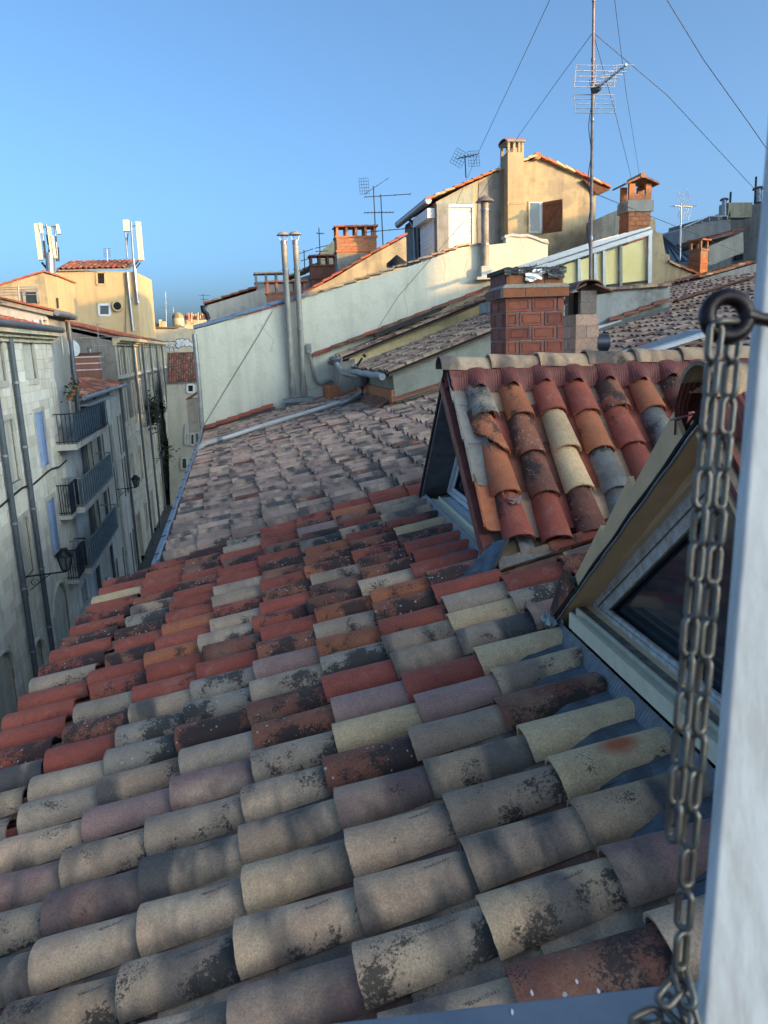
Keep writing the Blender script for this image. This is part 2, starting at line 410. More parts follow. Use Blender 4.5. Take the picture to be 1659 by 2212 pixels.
for a, b, vis, (px, py), k, i, j in slots:
    if j not in rowoff: rowoff[j] = random.uniform(-.035, .035)
    if k is None:
        if py > zone_y(px): k = random.choice('GGGBGBGGLM' if py > 1600 else 'GLLBCGM')
        else: k = random.choice('RRRRRRRRRPPPPOOKKKDDDWLG')
    special = k == 'S'
    col, li, bd = fam('C' if special else k)
    if k in 'RO': li = random.choice((.3, .5, .65, .8, .95))
    if py > 1850 and k in 'GBL': li = random.choice((.05,.2,.45,.7)); 
    aa = a + rowoff[j] + random.uniform(-.018, .018); bb = b + random.uniform(-.008, .008)
    rot = random.uniform(-.014, .014) + (.02 if random.random() < .1 else 0)
    if a < -1.5: aa = -1.78 + random.uniform(-.015, .015)
    zz = random.uniform(-.003, .006)
    if vis and nvis < 292:
        M = FR1.mat() @ Matrix.Translation((aa, bb, zz)) @ Matrix.Rotation(rot, 4, 'Z') @ Matrix.Rotation(random.uniform(-.03,.03), 4, 'X')
        o = place(random.choice(protos), 'roof_tile', M, near, None, col, (li, bd, random.random()*9)); nvis += 1
        tiles_near.append((o, py, px, M, k))
        if special: specl.append((o, M))
    else:
        extra.curc = col; extra.curl = (li, bd, random.random()*9); add_inst(extra, LO and low_tile, FR1, aa, bb, zz, rot)
tag(extra.build('roof_tile_field', MT, near), kind='stuff')
# gutter tiles (channels) laid hollow side up between the covers
ch = MB(); chs = MB()
for k in range(7):
    t = radians(-80+160*k/6)
    for f in (0, 1): chs.v.append((f*.5, .105*sin(t), .06-.062*cos(t)+(.012 if f == 0 else 0)))
for k in range(6): chs.f.append((2*k, 2*k+2, 2*k+3, 2*k+1)); chs.sm.append(True)
for j in range(-6, 22):
    for i in range(-5, 22):
        a = i*.41+.12; b = (j+.5)*PITCH
        if a < -1.72 or a > 8.8 or b > 6.4: continue
        c, l, bd = fam(random.choice('GGMGD' if b < 1.2 else 'RGDG')); ch.curc = tuple(x*.8 for x in c); ch.curl = (.7*random.random(), bd, random.random()*9)
        add_inst(ch, chs, FR1, a, b, 0)
tag(ch.build('channel_tile_field', MT, near), kind='stuff')
# orange firing mark on the cream tile beside the near dormer
# stamped maker's lettering on the closest tiles
letm = mat_simple('stamped_letter_shade', (.10,.09,.08), .9)
def text_mesh(txt, size):
    cu = bpy.data.curves.new('lettering', 'FONT'); cu.body = txt; cu.size = size; cu.resolution_u = 1; cu.extrude = .0004
    ob = bpy.data.objects.new('tmp', cu); COL.objects.link(ob)
    dg = bpy.context.evaluated_depsgraph_get(); me = bpy.data.meshes.new_from_object(ob.evaluated_get(dg)); bpy.data.objects.remove(ob); return me
tm = text_mesh('TERREAL  11400 CASTELNAUDARY', .0165); tm.materials.clear(); tm.materials.append(letm)
for v in tm.vertices:                         # wrap onto the rounded back of the tile
    y = v.co.y; a = y/.11; v.co.y = .105*sin(a-.15); v.co.z += .105*.8*cos(a-.15)
n = 0
for o, py, px, M, k in sorted(tiles_near, key=lambda t: -t[1]):
    if k in 'GB' and n < 26 and 0 < px < 1500:
        l = bpy.data.objects.new('stamped_lettering', tm); COL.objects.link(l); l.parent = o
        l.matrix_basis = Matrix.Translation((.09, .012, .0135)) @ Matrix.Rotation(-math.atan(.03), 4, 'Y'); n += 1
tm2 = text_mesh('MARSEILLE', .045); tm2.materials.clear(); tm2.materials.append(MT)
for v in tm2.vertices:
    y = v.co.y; a = y/.11; v.co.y = .105*sin(a+.1); v.co.z += .105*.8*cos(a+.1)
for X, Y in ((600,1440),(730,1310),(600,1405)):
    o, py, px, M, k = min(tiles_near, key=lambda t: (t[2]-X)**2+((t[1]-Y)*2)**2)
    l = bpy.data.objects.new('moulded_lettering', tm2); COL.objects.link(l); l.parent = o; l.color = tuple(c*.8 for c in o.color[:3])+(1,); l['tpar'] = (.3,.0,1.)
    l.matrix_basis = Matrix.Translation((.08, 0, .0145)) @ Matrix.Rotation(-math.atan(.03), 4, 'Y')
# special: orange-fired blotch material for that one cream tile
for o, M in specl:
    m2 = MT.copy(); m2.name = 'cream_tile_orange_blush'; t = m2.node_tree; b = t.nodes['Principled BSDF']
    src = b.inputs['Base Color'].links[0].from_socket; co = objco(t)
    d = N(t, 'ShaderNodeVectorMath', operation='SUBTRACT'); t.links.new(co, d.inputs[0]); d.inputs[1].default_value = (.27, .0, .09)
    d2 = N(t, 'ShaderNodeVectorMath', operation='MULTIPLY'); t.links.new(d.outputs[0], d2.inputs[0]); d2.inputs[1].default_value = (8, 12, 8)
    ln = N(t, 'ShaderNodeVectorMath', operation='LENGTH'); t.links.new(d2.outputs[0], ln.inputs[0])
    t.links.new(mix(t, ramp(t, mth(t, 'ADD', ln.outputs['Value'], mth(t, 'MULTIPLY', noise(t, co, 20), .3)), .45, 1.25, (1,1,1,1), (0,0,0,1)), src, (.52,.13,.05)), b.inputs['Base Color'])
    o.data = o.data.copy(); o.data.materials[0] = m2; o['label'] = 'cream tile with a bright orange blush'
# eave gutter of the near roof
g = MB(); pts = [FR1.p(-1.86, -3.2+ i*.4, -.03) for i in range(25)]
g.tube(pts, .022, 8); g.build('gutter', galv, near)
g = MB(); g.tube([FR1.p(-1.83, 6.0, .0), FR1.p(-1.84, 6.25, .02), FR1.p(-1.80, 6.34, .05)], .03, 8); g.build('gutter_end', galv, near)

# ---------------------------------------------------------------- far house : long grey flamed-tile roof
far = thing('town_house', 'lower grey tiled roof sloping to the street in front of the pale wall', 'house', FR2.p(4, 7, -4))
FA0 = .54
dx = 17.2
mb = MB(); mb.box(FR2, FA0+.05, dx, .0, 15.3, -.14, -.02); mb.build('roof_deck', mat_simple('roof_mortar_grey', (.13,.12,.11), .95, 0, .4, 18), far)
q = [FR2.p(FA0+.12, .0, -.16), FR2.p(FA0+.12, 15.2, -.16), FR2.p(dx, 15.2, -.16), FR2.p(dx, .0, -.16)]
mb = MB(); bt = [V((w.x, w.y, GZ)) for w in q]; mb.add(q+bt, [(0,1,5,4),(1,2,6,5),(2,3,7,6),(3,0,4,7)]); mb.build('wall', plas_old, far)
far_proto = [mesh_of(half_tile(.49, .110, .090, .84, 7, .015, .03), 'roof_tile', MT) for _ in range(2)]
rf = MB(); cnt = 0; cand = []
for j in range(53):
    off = random.uniform(-.04, .04)
    for i in range(45):
        a = FA0 + i*.41 + (off if i else 0) + random.uniform(-.015, .015); b = .10 + j*PITCH
        if a > dx-.3: continue
        cand.append((a, b, i, j))
def fcol(a, b):
    r = random.random()
    k = 'R' if r < .02 else 'M' if r < .08 else 'L' if r < .36 else 'D' if r < .42 else 'G'
    c, l, bd = fam(k)
    if k == 'R': c = tuple(x*.7+.07 for x in c)
    if k in 'GML': g = random.uniform(.72, 1.15); c = (.53*g*(1.06 if k == 'M' else 1), .345*g, .262*g)
    return c, l*.6+.1, random.choice((.2,.6,.9,.95))  # strong firing bands that also paint the tiles' shaded sides
for a, b, i, j in sorted(cand, key=lambda t: t[1]+max(0, t[0]-4.0)*6):
    c, l, bd = fcol(a, b); bb = b + random.uniform(-.008, .008); rot = random.uniform(-.015, .015)
    if cnt < 295:
        M = FR2.mat() @ Matrix.Translation((a, bb, 0)) @ Matrix.Rotation(rot, 4, 'Z')
        place(random.choice(far_proto), 'roof_tile', M, far, None, c, (l, bd, random.random()*9)); cnt += 1
    else:
        rf.curc = c; rf.curl = (l, bd, random.random()*9); add_inst(rf, low_tile, FR2, a, bb, 0, rot)
tag(rf.build('roof_tile_field', MT, far), kind='stuff')
ch = MB(); 
for j in range(53):
    b = .10+(j+.5)*PITCH; ch.curc = (.045,.04,.036); ch.curl = (.4,.3,j*.7)  # near-black channel colour paints the shade in the gaps between rows
    ch.add([FR2.p(FA0, b-.11, .05), FR2.p(FA0, b, 0), FR2.p(FA0, b+.11, .05), FR2.p(dx, b-.11, .05), FR2.p(dx, b, 0), FR2.p(dx, b+.11, .05)], [(0,3,4,1),(1,4,5,2)], True)
tag(ch.build('channel_tile_field', MT, far), kind='stuff')
# zinc eave gutter: flat outer band, bright rolled bead, straps
ye = 14.4
g = MB(); g.add([FR2.p(FA0-.02, -.0, .02), FR2.p(FA0-.02, ye, .02), FR2.p(FA0-.06, ye, .0), FR2.p(FA0-.06, 0, .0), FR2.p(FA0-.075, 0, .04), FR2.p(FA0-.075, ye, .04), FR2.p(FA0-.155, ye, .05), FR2.p(FA0-.155, 0, .05), FR2.p(FA0-.17, ye, -.12), FR2.p(FA0-.17, 0, -.12), FR2.p(FA0, ye, -.2), FR2.p(FA0, 0, -.2)], [(0,1,2,3),(3,2,5,4),(4,5,6,7),(7,6,8,9),(9,8,10,11),(0,3,4,7,9,11),(1,10,8,6,5,2)])
g.build('gutter', zinc, far)
g = MB(); g.tube([FR2.p(FA0-.07, i*.3, .055+.006*sin(i*1.3)) for i in range(int(ye/.3)+1)], .022, 8); g.build('gutter_bead', galv, far)
for k in range(16):
    g = MB(); y = .35+k*.92; g.box(FR2, FA0-.155, FA0-.02, y, y+.025, .06, .068); g.build('gutter_strap', darkm, far)
# white rain pipe lying down the far slope
wp = thing('rain_pipe', 'long white plastic pipe lying down the grey tile roof to the eave gutter', 'pipe', on2(589, 915))
wpts = [on2(x, y, .05) for x, y in ((446,958),(470,951),(500,942),(560,922),(620,904),(680,886),(735,869))]
g = MB(); g.tube(wpts, .055, 10); g.build('pipe', mat_simple('white_plastic', (.62,.62,.58), .45, 0, .12, 5), wp)
g = MB(); g.tube([wpts[0]+V((0,0,.01)), wpts[0]-U2*.16-V((0,0,.03)), wpts[0]-U2*.2-V((0,0,.14))], .07, 10); g.build('elbow', mat_simple('cream_plastic', (.6,.57,.48), .5), wp)
g = MB(); g.tube([wpts[1], wpts[1]+(wpts[2]-wpts[1])*.35], .064, 10); g.build('collar', galv, wp)
# ---------------------------------------------------------------- dormers with triangular gable windows
def dframe(along, sl=1.78):       # origin on roof plane at gable; X horizontally into the roof, Y along eave away, Z up
    o = P0 + U1*sl + E1*along; return Fr(o, H1, E1, ZU)
def ridge_run(fr, parent, n, x0, z, L=.47, ra=.122, rb=.112, fams='GGGBGL', closed=True):
    for i in range(n):
        c, l, bd = fam(fams[i % len(fams)]); M = fr.mat() @ Matrix.Translation((x0+i*(L-.045), 0, z)) @ Matrix.Rotation(random.uniform(-.012,.012), 4, 'Z')
        place(ridge_me, 'ridge_tile', M, parent, None, c, (l*.5, .85, random.random()*9))
ridge_me = mesh_of(half_tile(.47, .128, .113, .92, 14, .015, .018, 3, .001, random), 'ridge_tile', MT)

class Dormer: pass
def slope_fr(fr, side, apexz, run, drop):
    # frame on a dormer roof slope: X down the slope, Y into the roof, Z out
    X = (fr.Y*(side*run) - ZU*drop).normalized(); Y = fr.X; Z = X.cross(Y)
    if Z.z < 0: Z = -Z
    return Fr(fr.p(0, 0, apexz), X, Y, Z)

# dormer one: complete, seen with its near tiled slope
D1 = dframe(4.16)
d1 = thing('dormer', 'gabled dormer with patched red tile slope and white triangular window, mid roof', 'dormer', D1.p(0, 0, 0))
AP = 1.17; RUN = 1.46
wn = slope_fr(D1, -1, AP, RUN, AP+.11); wf = slope_fr(D1, 1, AP, 1.26, AP+.08)
DEP = 5.0
SLx = sqrt(RUN**2+(AP+.11)**2); SLf = 1.78
mb = MB(); mb.box(wn, 0, SLx, -.02, DEP, -.10, -.03); mb.box(wf, 0, SLf, -.02, DEP, -.06, -.03)
mb.build('roof_deck', mat_simple('dormer_board', (.20,.14,.09), .9, 0, .3, 12), d1)
# near slope channels and covers
cols = [(.19,'GUOP'),(.47,'OKDP'),(.75,'RCCD'),(1.03,'ROGG'),(1.31,'KRPG'),(1.60,'OGRG'),(1.89,'DRGO'),(2.18,'RGPR'),(2.47,'GRLR'),(2.76,'RRGO')]
cov_me = [mesh_of(half_tile(.50, .12, .098, .85, 14, .015, .026, 4, .0015, random), 'cover_tile', MT) for _ in range(3)]
BROKEN = half_tile(.50, .118, .098, .85, 22, .015, .026, 34)
# broken tile: remove the lower corner
bk = MB(); 
for f, sm in zip(BROKEN.f, BROKEN.sm):
    c = sum((V(BROKEN.v[i]) for i in f), V())/len(f)
    if c.x < .24-1.7*(c.y+.10)+.008*sin(c.y*90): continue
    bk.f.append(f); bk.sm.append(sm)
bk.v = BROKEN.v; bk_me = mesh_of(bk, 'broken_tile', MT)
def down(fr): return Fr(fr.p(0,0,0), -fr.X, fr.Y, fr.Z)   # tile x axis climbs the slope
wnu = Fr(wn.o, -wn.X, wn.Y, wn.Z)
clay_wire = mat_simple('tile_hook_wire', (.35,.34,.32), .5, .6)
for ci, (yy, fs) in enumerate(cols):
    for r, k in enumerate(fs):
        low = -(.52+.40*r) - (.03 if ci % 2 else 0)          # local x of the low end (negative = down)
        if -low > SLx + .02: low = -(SLx+.02)
        jit = random.uniform(-.012, .012); rot = random.uniform(-.02, .02)
        li = {'K': 1.05, 'D': .95}.get(k, .25+.4*random.random())
        c, l, bd = fam({'U': 'O'}.get(k, k)); 
        if k in 'RP': l = .1+.5*random.random()
        if k == 'U': l = 1.0
        if k in 'KD': l = li
        if k == 'G': c = tuple(x*.95 for x in (.22,.22,.205))
        M = wnu.mat() @ Matrix.Translation((low, yy+jit, .0+.004*(3-r))) @ Matrix.Rotation(rot + (-.10 if k == 'U' else 0), 4, 'Z')
        place(bk_me if k == 'U' else random.choice(cov_me), 'cover_tile', M, d1, None, c, (l, bd*.6, random.random()*9))
chan_me = half_tile(.50, .115, .095, .62, 12, .014, .0, 3)
cm = MB(); cm.v = [(x, y, .085-z+(.022*(1-x/.5))) for x, y, z in chan_me.v]; cm.f = [f[::-1] for f in chan_me.f]; cm.sm = chan_me.sm
chan_ = mesh_of(cm, 'channel_tile', MT)
for ci in range(len(cols)):
    for r in range(4):
        low = -(.36+.42*r) - (.06 if ci % 2 else 0)
        if -low > SLx: low = -SLx
        k = 'GGGO'[r] if ci == 0 else random.choice('GRGPGD')
        c, l, bd = fam(k); 
        if ci == 0 and k == 'G': c = (.25,.24,.225)
        M = wnu.mat() @ Matrix.Translation((low, (.05 if ci == 0 else cols[ci][0]-.14), -.035+(.03 if ci == 0 else 0)))
        place(chan_, 'channel_tile', M, d1, None, c, (.35, .2, random.random()*9))
# verge piece: red-brown metal rake on the near edge, mortar bits
mb = MB(); mb.prism([wn.p(-.02, -.075, -.02), wn.p(-.02, .015, -.02), wn.p(-.02, .015, -.13), wn.p(-.02, -.075, -.13)], wn.X*(SLx-.10)); mb.build('verge_rake', redp, d1)
# far slope underside: dark membrane soffit with rails
mb = MB(); mb.prism([wf.p(.0, -.05, -.03), wf.p(.0, .10, -.03), wf.p(.0, .20, -.10), wf.p(.0, -.05, -.06)], wf.X*(SLf-.02)); mb.build('verge_soffit', mat_simple('dark_grey_membrane', (.17,.175,.185), .8, 0, .3, 9), d1)
for k, zz in enumerate((-.02, -.045)):
    mb = MB(); mb.tube([wf.p(.0, -.065+.012*k, zz), wf.p(SLf, -.065+.012*k, zz)], .009, 6); mb.build('verge_rail', darkm if k == 0 else galv, d1)
# far slope tiles (hidden from here, seen from a step aside)
fu = Fr(wf.o, -wf.X, wf.Y, wf.Z)
tile_field('far_slope_tile_field', Fr(fu.p(-SLf, .06, 0), fu.X, fu.Y, fu.Z), 16, 4, 'RRGO', d1, src=low_tile)
# gable infill: window in the triangle. local 2D coords (y along eave, z up) in plane x = .06
def tri_window(fr, parent, y0, y1, za, base, wb=1.0):
    """triangle frame bars; y0<y1 base ends, apex at y=0 height za"""
    A = (0, za); B = (y1, base); C = (y0, base)
    def inset(t):
        # inset triangle by distance t
        import itertools
        pts = [A, B, C]; out = []
        L = []
        for i in range(3):
            p, q = pts[i], pts[(i+1) % 3]; d = (q[0]-p[0], q[1]-p[1]); l = sqrt(d[0]**2+d[1]**2)
            n = (d[1]/l, -d[0]/l); cx = (A[0]+B[0]+C[0])/3; cz = (A[1]+B[1]+C[1])/3
            if (cx-p[0])*n[0]+(cz-p[1])*n[1] < 0: n = (-n[0], -n[1])
            tt = t*(wb if i == 1 else 1); L.append(((p[0]+n[0]*tt, p[1]+n[1]*tt), d))
        for i in range(3):
            (p, d), (q, e) = L[i-1], L[i]; den = d[0]*e[1]-d[1]*e[0]; s = ((q[0]-p[0])*e[1]-(q[1]-p[1])*e[0])/den
            out.append((p[0]+d[0]*s, p[1]+d[1]*s))
        return out
    def ring(t0, t1, x0, x1, name, mat):
        o = inset(t0); i = inset(t1)
        for k in range(3):
            a, b = o[k], o[(k+1) % 3]; c, d = i[(k+1) % 3], i[k]
            mb = MB(); mb.prism([fr.p(x0, *a), fr.p(x0, *b), fr.p(x0, *c), fr.p(x0, *d)], fr.X*(x1-x0)); mb.build(name, mat, parent)
    return inset, ring
ins, ring = tri_window(D1, d1, -1.40, 1.20, AP-.05, -.07, .75)
greyw = mat_simple('weathered_grey_wood', (.34,.32,.29), .8, 0, .3, 16)
mats = (greyw, white)
ring(.0, .09, .19, .30, 'reveal_board', greyw)
ring(.085, .135, .17, .28, 'window_frame', white)
ring(.14, .19, .19, .28, 'sash', white)
ring(.187, .20, .20, .26, 'glazing_bead', darkm)
tri = ins(.195); mb = MB(); mb.prism([D1.p(.22, *q) for q in tri], D1.X*.02); mb.build('pane', glass, d1)
tri = ins(.0); mb = MB(); mb.prism([D1.p(.5, *q) for q in tri], D1.X*.02); mb.build('inner_wall', mat_simple('dim_room_wall', (.12,.11,.10), .9), d1)
# sill, cream profile
def sill(fr, parent, y0, y1, z):
    mb = MB(); mb.box(fr, -.06, -.045, y0, y1, z-.055, z+.02); mb.build('sill_face', cream, parent)
    mb = MB(); mb.box(fr, -.045, .01, y0+.01, y1-.01, z-.01, z+.012); mb.build('sill_ledge', cream, parent)
    mb = MB(); mb.box(fr, .01, .025, y0+.01, y1-.01, z-.02, z+.04); mb.build('sill_rail', cream, parent)
    mb = MB(); mb.box(fr, .025, .16, y0+.02, y1-.02, z-.02, z+.028); mb.build('sill_board', white, parent)
sill(Fr(D1.p(.04,0,0), D1.X, D1.Y, D1.Z), d1, -1.28, .86, -.05)
# pleated lead apron under the sill
def apron(fr, parent, y0, y1, drop=.34):
    mb = MB(); n = int((y1-y0)/.012); A = []; 
    for i in range(n+1):
        y = y0+(y1-y0)*i/n; w = .004*(i % 2); 
        for r, (x, z) in enumerate(((-.03,-.03),(-.07,-.10),(-.16,-.135),(-.26,-.155),(-.36,-.20))):
            cz = (x)*tan(radians(15))*0
            ph = sin(2*pi*((y)/PITCH)+1.0)
            A.append(fr.p(x, y+random.uniform(-.002,.002)*r, z + (.022*ph if r > 1 else 0)+w))
    F = [(i*5+r, i*5+r+1, (i+1)*5+r+1, (i+1)*5+r) for i in range(n) for r in range(4)]
    mb.add(A, F, False); o = mb.build('lead_apron', lead, parent); return o
apron(D1, d1, -1.45, 1.2)
# crumpled lead at the near foot of the verge
random.seed(5)
mb = MB(); P = []; nn = 14
for i in range(nn):
    for j in range(nn):
        u = i/(nn-1); w = j/(nn-1)
        y = -1.50+.26*u - .05*w; x = .03-.30*w*(.6+.5*u) + .04*sin(u*7); z = .24*(1-w)**1.6*(1-.4*u) - .10 -.05*w + .022*sin(u*17+w*5)*(.3+w)
        P.append(D1.p(x, y, z+random.uniform(-.004,.004)))
mb.add(P, [(i*nn+j, i*nn+j+1, (i+1)*nn+j+1, (i+1)*nn+j) for i in range(nn-1) for j in range(nn-1)], True); mb.build('crumpled_lead', lead, d1)
# ridge: corrugated closure strip that follows the tile tops, then the ridge tiles
def closure(fr, w, parent, length, phase, width=.21):
    mb = MB(); n = int(length/.0095); P = []
    for i in range(n+1):
        y = -.04 + length*i/n; z0 = .095*max(0, cos(2*pi*(y-phase)/.28))**.7 if cos(2*pi*(y-phase)/.28) > 0 else -.035*abs(cos(2*pi*(y-phase)/.28))
        cr = .0035*(i % 2)
        edge = width + .012*sin(y*5)+.012*sin(y*13) + (.012 if cos(2*pi*(y-phase)/.28) > 0 else -.01)
        for r, (x, z) in enumerate(((.0, .135), (edge*.5, .115+.35*z0), (edge, .055+z0*1.05))):
            P.append(w.p(x, y, z+cr))
    mb.add(P, [(i*3+r, (i+1)*3+r, (i+1)*3+r+1, i*3+r+1) for i in range(n) for r in range(2)]); return mb.build('ridge_closure_strip', redp, parent)
closure(D1, wn, d1, 3.4, .19)
closure(D1, wf, d1, 3.4, .1)
random.seed(9)
ridge_run(D1, d1, 9, -.10, AP+.055, fams='LGBGBG')
mb = MB()
for k in range(12):
    a = random.uniform(0, 6.28); mb.bar(D1.p(-.03, -.03, AP+.04), D1.p(-.03-.03*random.random(), -.05+.07*cos(a), AP-.02+.06*sin(a)), .03, .003)
mb.build('torn_closure_end', redp, d1)
# grey cut tile bedded along the valley foot and loose bits on the slope
mb = MB(); mb.prism([wn.p(SLx-.10, .0, .02), wn.p(SLx+.05, -.02, .02), wn.p(SLx+.02, 1.5, .04), wn.p(SLx-.09, 1.5, .04)], wn.Z*.02)
mb.build('valley_flashing', mat_simple('grey_mortar_band', (.30,.27,.24), .9, 0, .3, 20), d1)
for X, Y, c in ((.50,.20,(.5,.33,.28)),(1.42,.2,(.5,.33,.28))):
    mb = MB()
    for k in range(7): mb.bar(wn.p(X+random.uniform(-.03,.03), Y+random.uniform(-.05,.05), .115), wn.p(X+random.uniform(-.04,.04), Y+random.uniform(-.06,.06), .13), .02, .008)
    mb.build('clay_crumb', mat_simple('clay_crumb', c, .9), d1)
for X, Y in ((.535,.19),(.50,.75),(.93,.75),(1.32,.75),(.92,.47),(1.34,.47),(.55,1.03),(.97,1.03),(.52,1.6),(.6,1.31),(.95,1.31)):
    mb = MB(); mb.tube([wn.p(X-.035, Y, .117), wn.p(X+.0, Y, .14), wn.p(X+.012, Y+.004, .125), wn.p(X+.01, Y, .10)], .0022, 5); mb.build('tile_hook', clay_wire, d1)

# dormer two: near, seen from its gable side; brown board reveals
D2 = dframe(.20)
d2 = thing('dormer', 'near dormer edge-on at the right, tan board reveal round a dark triangular window', 'dormer', D2.p(0,0,0))
A2 = 1.19; R2 = 1.40
w2f = slope_fr(D2, 1, A2, R2, A2+.06); w2n = slope_fr(D2, -1, A2, R2, A2+.06); S2 = sqrt(R2*R2+(A2+.06)**2)
ply = mat_simple('tan_plywood', (.80,.52,.28), .8, 0, .3, 5, (.62,.39,.2))
ply2 = mat_simple('pale_pine_moulding', (.78,.56,.34), .6, 0, .2, 7, (.62,.42,.25))
felt = mat_simple('black_roof_felt', (.03,.028,.028), .9, 0, .4, 30)
mb = MB(); mb.box(w2f, 0, S2+.02, .0, DEP, -.03, .0); mb.box(w2n, 0, S2, .0, DEP, -.03, .0); mb.build('roof_deck', ply, d2)
# underside soffit boards
mb = MB(); mb.box(w2f, .0, S2+.03, -.03, .12, -.05, -.032); mb.build('soffit_board', ply, d2)
mb = MB(); mb.box(w2n, .0, S2, -.03, .12, -.05, -.032); mb.build('soffit_board', ply, d2)
# felt line and stacked fascia boards outside it
mb = MB(); mb.tube([w2f.p(.0, -.035, -.03+.004*sin(i)) + w2f.X*(S2+.03)*(i/24) for i in range(25)], .0085, 6); mb.build('felt_edge', felt, d2)
mb = MB(); mb.tube([w2f.p(.0, -.036, -.048+.003*sin(i*1.7)) + w2f.X*(S2+.03)*(i/24) for i in range(25)], .006, 6); mb.build('galvanised_edge', galv, d2)
for k, (x0, x1, h0, h1) in enumerate(((.12,.62,.05,.10),(.58,1.02,.055,.115),(.98,1.42,.05,.10))):
    mb = MB(); mb.prism([w2f.p(x0, -.03+.006*k, -.015), w2f.p(x1, -.03+.006*k, -.015), w2f.p(x1, -.03+.006*k, h0), w2f.p(x0, -.03+.006*k, h1)], w2f.Y*.02); mb.build('fascia_board', ply, d2)
c, l, bd = fam('D'); mb = MB(); mb.prism([w2f.p(1.42, -.05, -.02), w2f.p(1.82, -.05, -.02), w2f.p(1.80, -.05, .03), w2f.p(1.45, -.05, .13)], w2f.Y*.02)
o = mb.build('broken_verge_tile', MT, d2); o.color = (.34,.10,.045,1); o['tpar'] = (1.0,0.,2.)
# window
ins, ring = tri_window(D2, d2, -1.34, 1.34, A2-.04, .06, .4)
mould = ply2
tr0 = ins(0); 
ring(-.03, .07, .07, .2, 'reveal_moulding', ply2)
peel = mat_simple('peeling_white_paint', (.72,.69,.66), .7, 0, .5, 22, (.36,.28,.2))
ring(.065, .12, .10, .2, 'window_frame', peel)
ring(.118, .13, .115, .19, 'frame_groove', darkm)
ring(.128, .18, .105, .19, 'sash', peel)
ring(.178, .192, .12, .18, 'glazing_bead', darkm)
tri = ins(.188); mb = MB(); mb.prism([D2.p(.14, *q) for q in tri], D2.X*.012); mb.build('pane', glass, d2)
tri = ins(.0); mb = MB(); mb.prism([D2.p(.7, *q) for q in tri], D2.X*.02); mb.build('inner_wall', mat_simple('dim_room_wall_two', (.05,.055,.06), .9), d2)
mb = MB(); mb.box(D2, -.06, -.045, -1.34, 1.06, .02, .10); mb.build('sill_face', cream, d2)
mb = MB(); mb.box(D2, -.045, .0, -1.32, 1.08, .05, .07); mb.build('sill_ledge', cream, d2)
mb = MB(); mb.box(D2, .0, .012, -1.32, 1.12, .05, .10); mb.build('sill_rail', cream, d2)
mb = MB(); mb.box(D2, .012, .12, -1.30, 1.2, .04, .085); mb.build('sill_board', mat_simple('weathered_sill_board', (.33,.27,.21), .85, 0, .5, 18), d2)
apron(D2, d2, -1.5, 1.32)
# foam at the corner
mb = MB(); nn = 9; P = []
for i in range(nn):
    for j in range(nn):
        P.append(D2.p(-.10+.10*j/nn+random.uniform(-.01,.01), 1.26+.14*i/nn, -.04+.05*sin(i*2.1)*sin(j*1.7)+random.uniform(-.012,.012)))
mb.add(P, [(i*nn+j, i*nn+j+1, (i+1)*nn+j+1, (i+1)*nn+j) for i in range(nn-1) for j in range(nn-1)], True); mb.build('mastic_blob', mat_simple('white_mastic', (.6,.6,.55), .5), d2)
# its tiled slopes and ridge
fu = Fr(w2f.o, -w2f.X, w2f.Y, w2f.Z); tile_field('far_slope_tile_field', Fr(fu.p(-S2+.05, .14, .01), fu.X, fu.Y, fu.Z), 15, 4, 'RRGO', d2, src=low_tile)
fu = Fr(w2n.o, -w2n.X, w2n.Y, w2n.Z); tile_field('near_slope_tile_field', Fr(fu.p(-S2+.05, .05, .01), fu.X, fu.Y, fu.Z), 15, 4, 'RROG', d2, src=low_tile)
ridge_run(D2, d2, 9, -.03, A2+.045, fams='CLGG')
closure(D2, w2n, d2, 3.4, .1, .17); closure(D2, w2f, d2, 3.4, .1, .17)
for k, (y, z) in enumerate(((-.06,.0),)):
    mb = MB(); mb.bar(D2.p(-.04, .0, A2), D2.p(-.10, .10+y, A2-.02+z), .05, .004); mb.build('torn_closure_end', redp, d2)
random.seed(12)
mb = MB()
for i in range(6): mb.curc = None
mb.prism([w2n.p(.05, -.02, -.03), w2n.p(S2, -.02, -.03), w2n.p(S2, -.02, .06), w2n.p(.05, -.02, .06)], w2n.Y*.02); mb.build('near_fascia', redp, d2)

# ---------------------------------------------------------------- our own window: post, ring hook, chain, zinc sill
postm, t, b = newmat('white_painted_post'); co = objco(t)
gr = noise(t, scaled(t, co, (1, 1, .05)), 60, 8, .65); big = noise(t, scaled(t, co, (1,1,.5)), 5, 5)
bc = mix(t, ramp(t, gr, .38, .58), (.60,.56,.52), (.76,.73,.70)); bc = mix(t, mth(t, 'MULTIPLY', ramp(t, big, .5, .75), .12), bc, (.55,.55,.56))
t.links.new(bc, b.inputs['Base Color']); b.inputs['Roughness'].default_value = .75; bump(t, b, gr, .4, .002)
PD = .50
tl = at(1662, 420, PD); blp = at(1511, 2212, PD*1.0)
def post_pt(x, y): return at(x, y, PD)
post = thing('window_post', 'white painted wooden window post rising along the right edge', 'window frame', post_pt(1560, 2212))
top = at(1652, 300, PD); bot = at(1490, 2300, PD); ax = (top-bot).normalized(); X = (RT - ax*RT.dot(ax)).normalized(); Y = ax.cross(X)
pf = Fr(bot, X, ax, X.cross(ax)); sg = 1 if pf.Z.dot(FW) > 0 else -1; PZ = sorted((0, -.014*sg)); PZ2 = sorted((.02*sg, -.010*sg))
L = (top-bot).length
mb = MB(); mb.box(pf, 0, .046, -.1, L+.2, *PZ)
o = mb.build('post', postm, post); bv = o.modifiers.new('bevel', 'BEVEL'); bv.width = .003; bv.segments = 3
